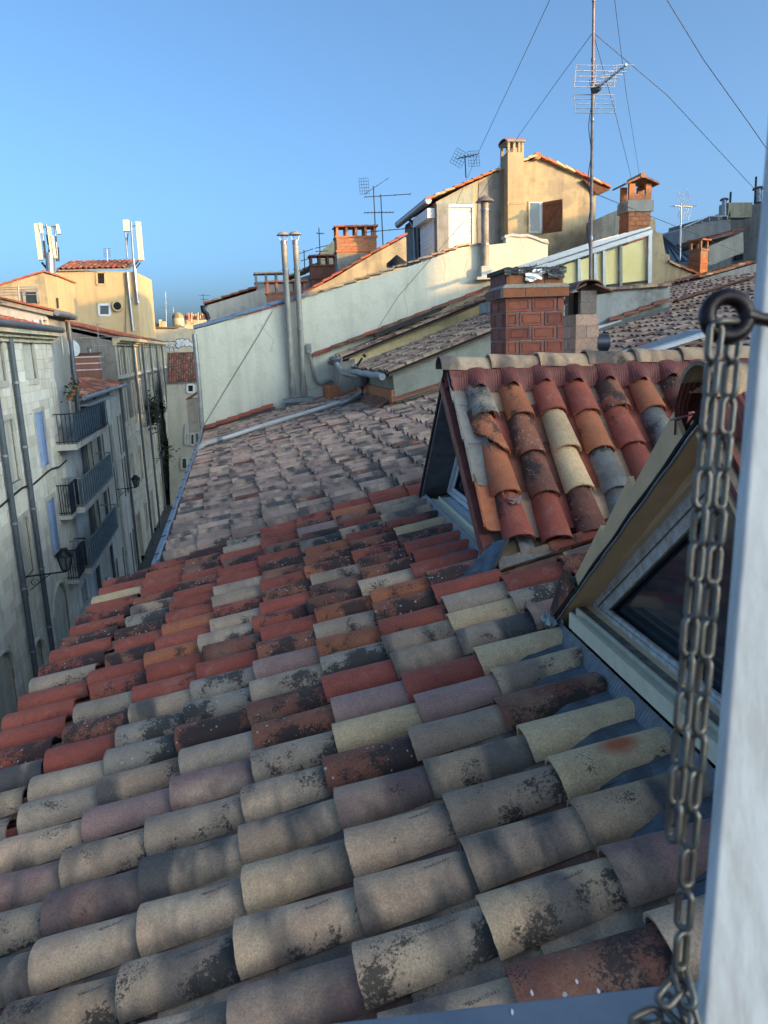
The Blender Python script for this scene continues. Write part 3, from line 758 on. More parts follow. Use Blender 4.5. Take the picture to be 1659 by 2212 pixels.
mb = MB(); mb.box(pf, .0465, .09, -.1, L+.2, *PZ2); mb.build('inner_casing', mat_simple('dark_brown_casing', (.10,.075,.06), .7, 0, .4, 30), post)
# zinc flashing at our sill
zs = thing('window_sill', 'blue grey zinc sill of our window across the bottom edge', 'sill', at(1200, 2200, .8))
s0 = at(560, 2226, .95); s1 = at(1660, 2100, .95); dd = (s1-s0).normalized()
sf = Fr(s0, dd, V((0,-1,-.12)), None)
if sf.Z.z < 0: sf = Fr(s0, dd, V((0,-1,-.12)), -sf.Z)
mb = MB(); mb.box(sf, -.4, .9, 0, .30, -.012, 0); o = mb.build('flashing', mat_simple('blue_zinc_sheet', (.17,.21,.26), .42, .3, .25, 9, (.12,.15,.19)), zs)
bv = o.modifiers.new('bevel', 'BEVEL'); bv.width = .004; bv.segments = 2
for x, y in ((1250,2138),(1152,2160),(1298,2160),(1110,2200)):
    p = sf.inv(Plane(sf.o, sf.Z)(x, y)); mb = MB(); mb.add([sf.p(p[0]+.0012*cos(a)*(1+.9*random.random()), p[1]+.0035*sin(a)*(.6+random.random()), .0012) for a in [i*.9 for i in range(7)]], [tuple(range(7))]); mb.build('dropping', white, zs)
# hook: a ring on a bar coming from the post
hk = thing('ring_hook', 'dark iron ring hook sticking out of the window post, chain hung through it', 'hook', at(1572, 690, .47))
rc = at(1570, 684, .47); ring_pts = [rc + RT*(.0122*cos(a)) + UP*(.0122*sin(a)) for a in [2*pi*i/24 for i in range(24)]]
hm = mat_simple('dark_iron', (.018,.006,.007), .4, .3, .3, 30)
mb = MB(); mb.tube(ring_pts, .0052, 10, closed=True); mb.build('ring', hm, hk)
mb = MB(); mb.tube([rc+RT*.0115, rc+RT*.019-UP*.001, at(1700, 700, .47)], [.0062,.0042,.004], 10); mb.build('shank', hm, hk)
# chain
chain = thing('hanging_chain', 'rusty galvanised chain doubled over the ring hook and trailing to the sill', 'chain', at(1480, 2190, .46))
chm = mat_simple('rusted_chain', (.17,.18,.17), .38, .7, .5, 160, (.16,.11,.07))
def link_mesh(L=.0268, Wd=.0125, r=.0022):
    mb = MB(); pts = []
    a = Wd/2-r; h = L/2-Wd/2
    for i in range(9): th = -pi/2+pi*i/8; pts.append(V((a*cos(th+pi/2), 0, h+a*sin(th+pi/2))) if False else V((-a*sin(th), 0, h+a*cos(th))))
    for i in range(9): th = -pi/2+pi*i/8; pts.append(V((a*sin(th), 0, -h-a*cos(th))))
    mb.tube(pts, r, 7, closed=True); return mesh_of(mb, 'chain_link', chm)
lm = link_mesh()
def hang(p, q, ang0=.5, jit=.25):
    d = (q-p); n = max(1, round(d.length/.0222)); d.normalize()
    for i in range(n):
        c = p + (q-p)*((i+.5)/n); a = ang0 + (pi/2 if i % 2 else 0) + random.uniform(-jit, jit)
        Z = -d; X = (RT*cos(a)+FW*sin(a)); X = (X - Z*X.dot(Z)).normalized(); Y = Z.cross(X)
        place(lm, 'chain_link', Fr(c, X, Y, Z).mat(), chain)
def drop(p, y_end):    # straight down from p to display row y_end
    z = 0
    q = V(p)
    while pxof(q)[1] < y_end: q.z -= .002
    return q
a = at(1547, 700, .465); b = at(1588, 700, .475)
hang(a, at(1452, 1815, .462), .35)
hang(b, at(1487, 1830, .468), .5)
hang(at(1487, 1830, .468), at(1468, 2100, .468), .5)
hang(at(1547, 700, .466), at(1588, 700, .474), 1.2)
for x0, y0, x1, y1 in ((1468,2100,1485,2160),(1470,2120,1430,2165),(1440,2165,1475,2200),(1420,2190,1370,2215),(1475,2150,1500,2230),(1380,2212,1450,2220)):
    hang(at(x0, y0, .47), at(x1, y1, .46), random.random()*3)
# ---------------------------------------------------------------- pale wall of the next house, its flues and lean-to roofs
AX2 = H2.copy()
pa_ = on2(438, 929); pb_ = on2(705, 850)
dW = V((pb_.x-pa_.x, pb_.y-pa_.y, 0)).normalized()
WWP = vplane(pa_, dW); FW2 = Fr(pa_, dW, -WWP.n, ZU)
def wp_(x, y, off=0): return WWP(x, y, off)
pale = mat_plaster('pale_cream_plaster', (.66,.66,.54), (.30,.30,.24), .3, .8, (.72,.72,.61), .36)
yellowp = mat_plaster('ochre_plaster', (.76,.60,.32), (.22,.17,.10), .3, .9)
concr = mat_plaster('grey_concrete', (.30,.29,.26), (.07,.065,.06), .55, 1.0)
greenp = mat_plaster('grey_green_render', (.27,.29,.245), (.12,.12,.10), .6, 1.0, (.36,.38,.33), .6)
stone = mat_plaster('aged_ochre_render', (.50,.40,.24), (.12,.10,.075), .55, .9, (.42,.33,.20), .6, (.34,.28,.19))
greyr = mat_plaster('grey_weathered_render', (.25,.24,.215), (.06,.06,.055), .7, .9, None, .8)
whitec = mat_simple('whitewashed_coping', (.66,.66,.62), .9, 0, .25, 14)
pw = thing('town_house', 'pale cream blind side wall with two steel flues, beyond the grey roof', 'house', wp_(620, 860))
top = [(421,713),(520,683),(640,647),(768,611),(900,570),(1014,530),(1042,527),(1058,529),(1092,525),(1093,508),(1183,517)]
pts = [wp_(*q) for q in top] + [wp_(1183, 700), wp_(1000,800), wp_(700,900), wp_(437,960)]
mb = MB(); mb.prism(pts, -WWP.n*.35); mb.build('wall', pale, pw)
lo = [p.copy() for p in [wp_(421,716), wp_(640,652), wp_(1014,540), wp_(1183,540)]]
mb = MB(); body = [p - WWP.n*.36 for p in lo]; btm = [V((body[-1].x, body[-1].y, GZ)), V((body[0].x, body[0].y, GZ))]
mb.prism(body+btm, -WWP.n*3.2); mb.build('house_body', pale, pw)
mb = MB(); b0 = wp_(437, 960); b1 = wp_(700, 900); mb.prism([b0-WWP.n*.01, b1-WWP.n*.01, V((b1.x,b1.y,GZ))-WWP.n*.01, V((b0.x,b0.y,GZ))-WWP.n*.01], -WWP.n*.3); mb.build('lower_wall', pale, pw)
# zinc-covered coping on the left half, old verge tiles on the right
def coping(pts, parent, mat, name, step, w=.42, h=.06, colr=None, tilt=.03):
    for (x0,y0),(x1,y1) in zip(pts[:-1], pts[1:]):
        a = wp_(x0, y0, .06); b = wp_(x1, y1, .06); d = b-a; n = max(1, round(d.length/step))
        for i in range(n):
            p = a+d*(i/n); q = a+d*((i+1.12)/n); mb = MB(); mb.prism([p+ZU*(.0+tilt), q, q+ZU*h, p+ZU*(h+tilt)], -WWP.n*w)
            o = mb.build(name, mat, parent)
            if colr: c, l, bd = fam(random.choice(colr)); o.color = c+(1,); o['tpar'] = (l, bd, random.random()*9)
bluez = mat_simple('blue_painted_zinc', (.20,.30,.44), .5, .2, .25, 8)
coping([(417,713),(655,641)], pw, bluez, 'zinc_coping', 1.1, .5, .10)
coping([(500,691),(655,645)], pw, MT, 'verge_tile', .42, .3, .03, 'RLRM', .02)
coping([(657,645),(1012,529)], pw, MT, 'verge_tile', .38, .45, .055, 'LLCGB', .05)
mb = MB(); mb.prism([wp_(1012,527,.05), wp_(1042,524,.05), wp_(1042,528,.05), wp_(1012,531,.05)], -WWP.n*.4); mb.build('coping_slab', concr, pw)
random.seed(4); px0 = [1090,1106,1122,1140,1158,1172,1185]; py0 = [508,504,506,505,511,517,521]
for i in range(6):
    mb = MB(); mb.prism([wp_(px0[i],py0[i]+6,.04), wp_(px0[i+1],py0[i+1]+6,.04), wp_(px0[i+1],py0[i+1],.04), wp_(px0[i],py0[i],.04)], -WWP.n*.45); mb.build('coping_slab', whitec, pw)
# flashing along the foot: sloping red tiles over dark lead
for k in range(6):
    x0 = 441+k*24.6; y0 = 921-k*8.2; mb = MB()
    mb.prism([wp_(x0,y0,.02), wp_(x0+26,y0-6.5,.02), wp_(x0+26,y0+.5,.22), wp_(x0,y0+6,.22)], ZU*.035); o = mb.build('flashing_tile', MT, pw); c,l,bd = fam('R'); o.color = c+(1,); o['tpar'] = (l*.4,bd,k*1.3)
for seg in (((437,926),(594,878),(594,897),(437,943)),((594,884),(618,880),(618,890),(594,896)),((672,864),(706,852),(704,860),(672,872))):
    mb = MB(); mb.prism([wp_(*q, .10) for q in seg], -WWP.n*.1); mb.build('lead_flashing', lead, pw)
# street corner of this wall: downpipe and cable
mb = MB(); mb.tube([wp_(x, y, .05) for x, y in ((419,722),(425,780),(431,850),(436,925))], .07, 8); mb.build('corner_downpipe', galv, pw)
mb = MB(); mb.tube([wp_(x, y, .02) for x, y in ((441,917),(512,800),(560,722),(588,672))], .012, 5); mb.build('guy_cable', concr, pw)
for pts_ in (((955,552),(962,575),(958,600),(966,628)),((560,700),(590,735),(584,760)),((700,820),(680,840),(655,843)),((1010,560),(1003,585),(1012,600)),((880,612),(872,640),(880,668),(876,700))):
    mb = MB(); mb.tube([wp_(x, y, .0) for x, y in pts_], .005, 4); mb.build('plaster_crack', mat_simple('crack_shadow', (.38,.37,.31), .95), pw)
# two big flues
for k, (bx, by, tx, ty) in enumerate(((632.5,857,611.5,536),(656.5,855,642,535))):
    b = wp_(bx, by, .16); h = (pxof(b)[1]-ty)/FP*b.dot(FW)*1.045
    fl = thing('flue_pipe', ('left' if k == 0 else 'right')+' one of the two tall steel flues against the pale wall', 'flue', b, 'steel flues on the pale wall')
    flm = mat_simple('dull_steel_flue', (.36,.36,.34), .65, .25, .35, 3, (.22,.20,.16))
    mb = MB(); mb.tube([b, b+ZU*(h-.22)], .083, 12); mb.build('pipe', flm, fl)
    mb = MB(); mb.tube([b, b+ZU*.30], .10, 12); mb.build('collar', concr, fl)
    mb = MB(); mb.tube([b+ZU*(h-.30), b+ZU*(h-.20)], .09, 12); mb.build('collar', galv, fl)
    mb = MB(); mb.tube([b+ZU*(h-.06), b+ZU*(h+.0), b+ZU*(h+.05)], [.20,.14,.02], 12); mb.build('rain_cap', concr, fl)
    for a in range(4): mb = MB(); d = V((cos(a*pi/2+.4), sin(a*pi/2+.4), 0)); mb.bar(b+ZU*(h-.24)+d*.08, b+ZU*(h-.05)+d*.13, .012, .012); mb.build('cap_strut', galv, fl)
    for z in (.42, .78):
        c = b+ZU*(h*z); mb = MB(); mb.tube([c, c+ZU*.035], .105, 12); mb.bar(c, c-V(WWP.n)*-.0 - WWP.n*.2, .03, .03); mb.build('bracket', galv, fl)
mb = MB()
p = [wp_(x, y, .0) for x, y in ((612,861),(676,856),(676,864),(612,869))]; mb.prism(p, WWP.n*.42)
fb = mb.build('roof_box', zinc); tag(fb, 'low zinc covered box at the foot of the two steel flues', 'box')
mb = MB(); p = [wp_(x, y, .02) for x, y in ((616,866),(668,862),(668,876),(618,890))]; mb.prism(p, WWP.n*.34); mb.build('lead_plinth', lead, fb)
# thin bent boiler pipe with a box cowl
bp = thing('vent_pipe', 'thin bent steel vent pipe with square cowl beside the flues', 'pipe', wp_(690, 828, .1))
mb = MB(); mb.tube([wp_(x, y, .12) for x, y in ((669,764),(673,787),(678,812),(681,823),(687,828),(697,829),(704,824),(716,821))], .05, 8); mb.build('pipe', flm, bp)
mb = MB(); c = wp_(667, 752, .12); mb.box(Fr(c, dW, -WWP.n, ZU), -.07, .07, -.07, .07, -.13, .13); mb.build('cowl', galv, bp)
# third flue rising at the right of the wall with a terracotta cowl
b = wp_(1048, 588+15, .14); fl = thing('flue_pipe', 'mottled grey flue with rusty cowl on the right end of the cream wall', 'flue', b)
h = (pxof(b)[1]-452)/FP*b.dot(FW)*1.03
mb = MB(); mb.tube([b, b+ZU*h], .11, 12); mb.build('pipe', mat_simple('mottled_flue', (.42,.39,.32), .7, .2, .45, 5, (.20,.18,.15)), fl)
mb = MB(); mb.tube([b+ZU*(h+.02), b+ZU*(h+.10), b+ZU*(h+.2)], [.28,.2,.03], 10); mb.build('rain_cap', rustm, fl)
for z in (.45,.9): mb = MB(); mb.tube([b+ZU*(h*z), b+ZU*(h*z+.04)], .13, 12); mb.build('bracket', galv, fl)
mb = MB(); mb.box(Fr(b, dW, -WWP.n, ZU), -.28, .28, -.2, .2, -.02, .06); mb.box(Fr(b, dW, -WWP.n, ZU), -.14, .14, -.14, .14, .06, .36); mb.build('mortar_base', whitec, fl)

# lean-to block two (front) and block one (behind)
PA = vplane(on2(857, 869), H2); PB = vplane(on2(742, 850), H2)
def block(name, label, P, corners, e_len, wallm, fr_rows, fams, ncols):
    t = thing(name, label, 'building', P(*corners[0]))
    return t
lt2 = thing('roof_block', 'front low block with grey green side wall, left of the brick chimney', 'roof building', PA(857, 869))
e2 = E2*4.7
mb = MB(); mb.prism([PA(x, y) for x, y in ((847,805),(1150,686),(1200,686),(1200,800),(1000,850),(857,890))], e2); mb.build('wall', greenp, lt2)
v0 = PA(846, 804, .05); v1 = PA(1070, 713, .05); uu = (v1-v0).normalized(); fr = Fr(v0 - uu*.1, uu, E2, None); fr.Z = uu.cross(E2); fr.Z = fr.Z if fr.Z.z > 0 else -fr.Z
fr.o = fr.o + E2*-.12
mb = MB(); mb.box(fr, -.0, 4.7, 0, 5.0, -.05, -.01); mb.build('roof_deck', mat_simple('roof_mortar_block', (.13,.12,.11), .9), lt2)
o = tile_field('roof_tile_field', fr, 17, 11, 'GGLGGM', lt2, src=low_tile)
c = on2; mb = MB(); mb.prism([fr.p(3.0, 1.2, .10), fr.p(3.45, 1.2, .10), fr.p(3.45, 1.2, .28), fr.p(3.25, 1.2, .34), fr.p(3.0, 1.2, .28)], E2*.3); mb.build('tile_vent', mat_simple('clay_vent', (.30,.13,.08), .9), lt2)
for k in (3.09, 3.23, 3.37):
    mb = MB(); mb.tube([fr.p(k, 1.19, .19), fr.p(k, 1.3, .19)], .038, 8); mb.build('vent_hole', blackm, lt2)
mb = MB(); mb.tube([fr.p(-.14, i*.5, .0+.012*sin(i*2.2)) for i in range(10)], .075, 8); mb.build('gutter', zinc, lt2)
for k in range(5):
    x0 = 846+k*25; y0 = 862-k*8.0; mb = MB()
    mb.prism([PA(x0,y0,.02), PA(x0+26,y0-7,.02), PA(x0+26,y0+.5,.2), PA(x0,y0+7,.2)], ZU*.035); o = mb.build('flashing_tile', MT, lt2); c,l,bd = fam('R'); o.color = (.34,.15,.09,1); o['tpar'] = (l*.4,bd,k*1.3)
mb = MB(); mb.prism([PA(x, y, .05) for x, y in ((859,870),(969,838),(969,850),(859,884))], -PA.n*.05); mb.build('lead_flashing', lead, lt2)
# orange painted foot on the street-side face of block two, with small stepped tiles
wl = Fr(PA(852, 868), E2, H2, ZU)
mb = MB(); mb.box(wl, .0, 4.7, -.06, .0, -.35, .25); mb.build('orange_base', orangep, lt2)
for k in range(9):
    mb = MB(); mb.prism([wl.p(.3+k*.32, -.34, -.16), wl.p(.46+k*.32, -.34, -.16), wl.p(.46+k*.32, -.06, .0), wl.p(.3+k*.32, -.06, .0)], ZU*.05); o = mb.build('flashing_tile', MT, lt2); o.color = (.36,.17,.10,1); o['tpar'] = (.2,.2,k*1.1)
lt1 = thing('roof_block', 'rear low block with ochre fascia band against the pale wall', 'roof building', PB(742, 850))
mb = MB(); mb.prism([PB(x, y, -.02) for x, y in ((752,770),(906,704),(1095,628),(1095,690),(906,740),(762,800))], E2*1.2); mb.build('ochre_wall', yellowp, lt1)
mb = MB(); mb.prism([PB(x, y) for x, y in ((733,783),(766,775),(766,870),(735,880))], E2*1.25); mb.build('concrete_pier', concr, lt1)
mb = MB(); mb.prism([PB(x, y, .0) for x, y in ((760,788),(906,733),(1095,661),(1095,668),(906,740),(762,795))], PB.n*.04); mb.build('white_band', whitec, lt1)
mb = MB(); mb.prism([PB(x, y, .0) for x, y in ((762,795),(906,740),(1095,668),(1095,700),(765,812))], PB.n*.02); mb.build('lead_flashing', lead, lt1)
mb = MB(); mb.prism([PB(x, y, -.04) for x, y in ((736,785),(1095,640),(1095,760),(740,880))], E2*1.3); mb.build('wall', concr, lt1)
wl = Fr(PB(738, 858), E2, H2, ZU); mb = MB(); mb.box(wl, -.05, 1.5, -.35, -.04, -.25, .3); mb.build('orange_base', orangep, lt1)
mb = MB(); mb.prism([PB(x, y, .02) for x, y in ((735,850),(775,838),(775,852),(735,868))], PB.n*.08); mb.build('orange_band', orangep, lt1)
v0 = PB(751, 769, .05); v1 = PB(1070, 640, .05); uu = (v1-v0).normalized(); fr = Fr(v0-uu*.15, uu, E2, None); fr.Z = uu.cross(E2); fr.Z = fr.Z if fr.Z.z > 0 else -fr.Z
fr.o = fr.o - E2*.15
mb = MB(); mb.box(fr, .0, 5.5, 0, 1.75, -.05, -.01); mb.build('roof_deck', mat_simple('roof_mortar_back', (.13,.12,.11), .9), lt1)
tile_field('roof_tile_field', fr, 6, 13, 'GMDGGL', lt1, src=low_tile)
mb = MB(); mb.tube([fr.p(-.1, i*.35, .0+.014*sin(i*2.2)) for i in range(8)], .08, 8); mb.build('gutter', zinc, lt1)
sk1 = MB(); fr2 = Fr(fr.p(1.2, .9, .16), fr.X, fr.Y, fr.Z)
for k in range(2):
    mb = MB(); mb.box(fr2, .1*k, 2.1+.3*k, .55*k, .55*k+.42, 0, .10); mb.build('roof_window', darkm, lt1)
for i in range(11):
    x0 = 676+i*36.5; y0 = 764-i*13.9; mb = MB(); mb.prism([wp_(x0,y0,.02), wp_(x0+39,y0-12.8,.02), wp_(x0+39,y0-7,.25), wp_(x0,y0+4,.25)], ZU*.04); o = mb.build('flashing_tile', MT, lt1); c,l,bd = fam('D' if i % 3 else 'R'); o.color = c+(1,); o['tpar'] = (l*.6,bd,k*1.3)
# downpipe with hopper linking the two gutters to the white pipe
dp = thing('downpipe', 'bent zinc downpipe with hopper where the two low gutters meet', 'downpipe', on2(776, 860))
mb = MB(); mb.tube([at(x, y, d) for x, y, d in ((726,785,20.6),(733,797,20.6),(741,806,20.5),(752,809,20.2),(766,811,19.6),(777,815,19.2),(781,826,19.1))], .075, 8); mb.build('pipe', galv, dp)
mb = MB(); mb.tube([at(779,816,19.0), at(780,828,19.0), at(781,836,19.0)], [.22,.16,.08], 8); mb.build('hopper', galv, dp)
mb = MB(); mb.tube([at(781,836,19.0), at(779,850,19.1), on2(768,861,.08), on2(735,871,.07)], .07, 8); mb.build('pipe', galv, dp)
mb = MB(); mb.tube([at(722,780,20.7), at(724,788,20.7)], [.2,.1], 8); mb.build('hopper', galv, dp)
mb = MB(); mb.tube([at(782,773,19.6), at(768,795,19.6)], .03, 6); mb.tube([at(788,766,19.6), at(785,771,19.6)], .05, 6); tag(mb.build('cable_tensioner', darkm), 'dark turnbuckle of the guy cables by the concrete pier', 'tensioner')

# veranda on its low rendered wall, further up the slope
PV = vplane(on2(1292, 713), H2)
vr = thing('veranda', 'lean-to glazed veranda with sunlit yellow panels above a grey render wall', 'veranda', PV(1292, 713))
grayblue = mat_plaster('pale_grey_render', (.36,.38,.36), (.12,.12,.10), .55, 1.0, (.46,.48,.46), .4, (.20,.21,.19))
mb = MB(); mb.prism([PV(x, y) for x, y in ((1120,640),(1289,624),(1447,613),(1447,675),(1292,722),(1120,770))], E2*3.0); mb.build('low_wall', grayblue, vr)
for i in range(6):
    x0 = 1270+i*30; y0 = 627-i*2.2; mb = MB(); mb.prism([PV(x0,y0+3,.12), PV(x0+31,y0+.8,.12), PV(x0+31,y0-5.5,.12), PV(x0,y0-3,.12)], E2*.45); o = mb.build('coping_tile', MT, vr); c,l,bd = fam('GLM'[i % 3]); o.color = c+(1,); o['tpar'] = (l*.4,bd,i*1.3)
for k in range(4):
    x0 = 1315+k*32; y0 = 689-k*11.3; mb = MB()
    mb.prism([PV(x0,y0,.02), PV(x0+34,y0-8,.02), PV(x0+34,y0-3,.22), PV(x0,y0+5,.22)], ZU*.04); o = mb.build('flashing_tile', MT, vr); o.color = (.35,.13,.08,1); o['tpar'] = (.3,.1,k*1.3)
mb = MB(); mb.prism([PV(x, y, .05) for x, y in ((1292,707),(1447,662),(1447,670),(1292,719))], -PV.n*.05); mb.build('lead_flashing', lead, vr)
mb = MB(); mb.prism([PV(x, y, .09) for x, y in ((1290,705),(1342,690),(1342,694),(1290,711))], -PV.n*.05); mb.build('white_trim', white, vr)
alup = mat_simple('grey_aluminium', (.42,.45,.48), .4, .5, .15, 8)
panm, t, b = newmat('yellow_corrugated_panel'); co = objco(t)
t.links.new(mix(t, ramp(t, noise(t, co, 1.2, 5), .35, .65), (.74,.60,.20), (.86,.74,.34)), b.inputs['Base Color']); b.inputs['Roughness'].default_value = .35
PV2 = Plane(PV.p + E2*.22, PV.n)
edge = lambda x: 504 + (1403-x)*.3226     # lower edge of the sloping head rail
mull = [(1158,1172),(1172,1210),(1212,1246),(1251,1280),(1286,1300),(1304,1334),(1341,1394)]
for x0, x1 in mull[2:]:
    yb0 = 622-(x0-1288)*.08; yb1 = 622-(x1-1288)*.08
    mb = MB(); mb.prism([PV2(x0, yb0), PV2(x1, yb1), PV2(x1, edge(x1)+9), PV2(x0, edge(x0)+9)], E2*.03); mb.build('panel', panm, vr)
for x in (1248,1283,1302,1338,):
    mb = MB(); mb.prism([PV2(x-3, 622), PV2(x+3, 622), PV2(x+2.4, edge(x)+6), PV2(x-3.4, edge(x)+6)], PV.n*.08); mb.build('mullion', alup if x != 1338 else concr, vr)
mb = MB(); mb.prism([PV2(1395,612), PV2(1403,611), PV2(1404,497), PV2(1396,500)], PV.n*.10); mb.build('corner_post', alup, vr)
mb = MB(); mb.prism([PV2(1290,622), PV2(1400,610), PV2(1400,605), PV2(1290,617)], PV.n*.06); mb.build('bottom_rail', darkm, vr)
mb = MB(); mb.prism([PV2(1404,497), PV2(1404,507), PV2(1160,586), PV2(1158,577)], PV.n*.12); mb.build('head_rail', alup, vr)
r0_ = PV2(1404, 496); r1_ = PV2(1158, 576); bk_ = E2*2.4 + ZU*.05
rm = mat_simple('brown_grey_roof_sheet', (.20,.18,.165), .5, .1, .2, 6)
mb = MB(); mb.prism([r0_, r1_, r1_+bk_, r0_+bk_], ZU*.03); mb.build('roof_sheet', rm, vr)
for k in range(7):
    mb = MB(); q = bk_*(k/6); mb.bar(r0_+q+ZU*.05, r1_+q+ZU*.05, .05, .05); mb.build('roof_rib', alup, vr)

# small things standing on the grey upper roof
mb = MB(); c = on2(1297, 741, .18); mb.tube([c-H2*.35, c+H2*.12], .17, 12); tag(mb.build('vent_tube', mat_simple('dark_blue_plastic', (.03,.045,.075), .45)), 'short dark blue vent tube lying behind the pink block chimney', 'vent')
sw = thing('roof_window', 'white framed skylight flush in the grey roof behind the chain', 'skylight', on2(1400, 762)); f = Fr(on2(1395,768,.10), U2, E2, N2)
mb = MB(); mb.box(f, 0, 1.3, 0, .8, 0, .06); mb.build('frame', white, sw); mb = MB(); mb.box(f, .1, 1.2, .1, .7, .06, .075); mb.build('pane', zinc, sw)
for k in range(4):
    mb = MB(); f = Fr(on2(1455, 655, .16+.02*k), U2, E2, N2); mb.box(f, .1*k, 2.1+.1*k, .1*k, .1*k+.08, 0, .03); tag(mb.build('loose_batten', wood), ['lowest', 'second lowest', 'second highest', 'highest'][k]+' of the weathered wooden battens lying on grey tiles by the veranda wall', 'batten', 'battens on the grey roof')
for k, (x, y) in enumerate(((880,838),(905,832),(755,866))):
    mb = MB(); f = Fr(on2(x, y, .05), U2, E2, N2); mb.box(f, 0, .5, 0, .14, 0, .01); tag(mb.build('foil_patch', mat_simple('pale_blue_foil%d' % k, (.42,.52,.66), .35, .4)), ['pale blue repair strip on the grey tiles near the orange base', 'second pale strip just right of the blue repair strip', 'blue patch on the tiles by the hopper'][k], 'repair strip')

# ---------------------------------------------------------------- the two chimneys behind the dormer ridge
brickm = mat_objcol('glazed_red_brick', .75, .3, 18); blockm = mat_objcol('pink_block', .95, .35, 60)
def brick_chimney(t, fr, wX, wY, z0, rows, bh, bl, mj, mats, cols_, mort=mortar, panel=True, open_top=None, taper=0):
    """walls of individually laid bricks round a mortar core; fr.o = near left bottom corner"""
    core = MB(); core.box(fr, .012, wX-.012, .012, wY-.012, z0, z0+rows*(bh+mj)); core.build('mortar_core', mort, t)
    def lay(face, length):
        for r in range(rows):
            z = z0+r*(bh+mj); off = 0 if r % 2 else bl/2; x = -off if off else 0
            while x < length-.01:
                xa = max(0, x); xb = min(length, x+bl)
                if xb-xa > .03:
                    mb = MB(); pr = random.uniform(-.002,.004)
                    if face == 'X': B = lambda a0,a1,d0,d1,c0,c1: mb.box(fr, a0,a1,-pr-d1,.06-d0,c0,c1)
                    else: B = lambda a0,a1,d0,d1,c0,c1: mb.box(fr, -pr-d1,.06-d0,a0,a1,c0,c1)
                    e = .0
                    gj = .011 if panel else .003; x0 = xa+(0 if xa == 0 else gj); x1 = xb-(0 if xb == length else gj)
                    if panel and x1-x0 > .07:
                        p_ = .02
                        B(x0,x1,0,-.011,z,z+bh)
                        B(x0,x1,0,.0,z,z+p_); B(x0,x1,0,.0,z+bh-p_,z+bh); B(x0,x0+p_,0,.0,z+p_,z+bh-p_); B(x1-p_,x1,0,.0,z+p_,z+bh-p_)
                        B(x0+p_+.008,x1-p_-.008,0,-.001,z+p_+.008,z+bh-p_-.008)
                    else: B(x0,x1,0,0,z,z+bh)
                    o = mb.build('brick', mats, t); c = random.choice(cols_); k = random.uniform(.82,1.15); o.color = tuple(q*k for q in c)+(1,)
                x += bl+0
    lay('X', wX); lay('Y', wY)
ch1d = 7.75
c0 = at(1092.5, 792, ch1d); 
XA = azv(82.5); YA = azv(-7.5)
f1 = Fr(c0, XA, YA, ZU)
t1 = thing('chimney', 'red brick chimney with foil tape round its crown behind the dormer ridge', 'chimney', f1.p(.3, .25, -.8))
wX = (1216-1092.5)/FP*ch1d/cos(radians(18))*.985; wY = .56
bh, bl, mj = .126, .262, .0125
zc = (792-642)/FP*ch1d
random.seed(2)
brick_chimney(t1, f1, wX, wY, -.02-3*(bh+mj), 8, bh, bl, mj, brickm, [(.36,.10,.06),(.33,.095,.06),(.39,.115,.065)])
zt = -.02+5*(bh+mj)+0.0
zt = -.02-3*(bh+mj)+8*(bh+mj)
for k in range(3):
    mb = MB(); a0 = -.045+k*(wX+.09)/3; mb.box(f1, a0+.006, a0+(wX+.09)/3-.006, -.045, .07, zt, zt+.085); o = mb.build('brick', brickm, t1); o.color = (.42,.14,.055,1)
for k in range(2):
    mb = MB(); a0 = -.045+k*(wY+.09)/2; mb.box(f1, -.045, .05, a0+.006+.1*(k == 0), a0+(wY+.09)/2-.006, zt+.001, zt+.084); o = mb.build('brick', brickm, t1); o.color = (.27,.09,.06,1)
mb = MB(); mb.prism([f1.p(-.05,-.05,zt+.086), f1.p(wX+.05,-.05,zt+.086), f1.p(wX+.02,.0,zt+.125), f1.p(-.0,.0,zt+.125)], YA*(wY)); mb.box(f1, -.04, wX+.04, -.038, wY+.04, zt-.004, zt+.0865); mb.build('mortar_ledge', mat_simple('cream_mortar', (.52,.46,.36), .95, 0, .3, 30, None, .5), t1)
for k in range(3):
    mb = MB(); a0 = k*wX/3+.008; mb.box(f1, a0, a0+wX/3-.016, .0, .07, zt+.125, zt+.235); mb.box(f1, a0+.02, a0+wX/3-.036, -.004, .0, zt+.145, zt+.215); o = mb.build('brick', brickm, t1); o.color = (.46,.16,.06,1)
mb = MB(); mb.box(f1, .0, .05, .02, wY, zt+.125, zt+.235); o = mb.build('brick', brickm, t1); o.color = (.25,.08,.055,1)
mb = MB(); mb.box(f1, .02, wX-.02, .02, wY-.02, zt+.1, zt+.232); mb.build('mortar_core', mortar, t1)
random.seed(3)
foil = mat_simple('crinkled_foil', (.75,.75,.74), .28, 1.0, .2, 30, None, .9); tarp = mat_simple('grey_tape', (.12,.125,.13), .5, .1, .3, 20, None, .6)
n = 9
for k in range(n):
    a0 = -.02+k*(wX+.03)/n; mb = MB(); P = []
    for i in range(4):
        for j in range(6):
            P.append(f1.p(a0+(i/3)*(wX+.03)/n*1.02, -.03+.012*sin(j*3+k)+random.uniform(-.006,.006)+(.03*j/5 if j > 3 else 0), zt+.215+.07*j/5+random.uniform(-.006,.006)-( .0)))
    mb.add(P, [(i*6+j, (i+1)*6+j, (i+1)*6+j+1, i*6+j+1) for i in range(3) for j in range(5)]); mb.build('foil_strip' if k in (2,4,5,8) else 'tape_strip', foil if k in (2,4,5,8) else tarp, t1)
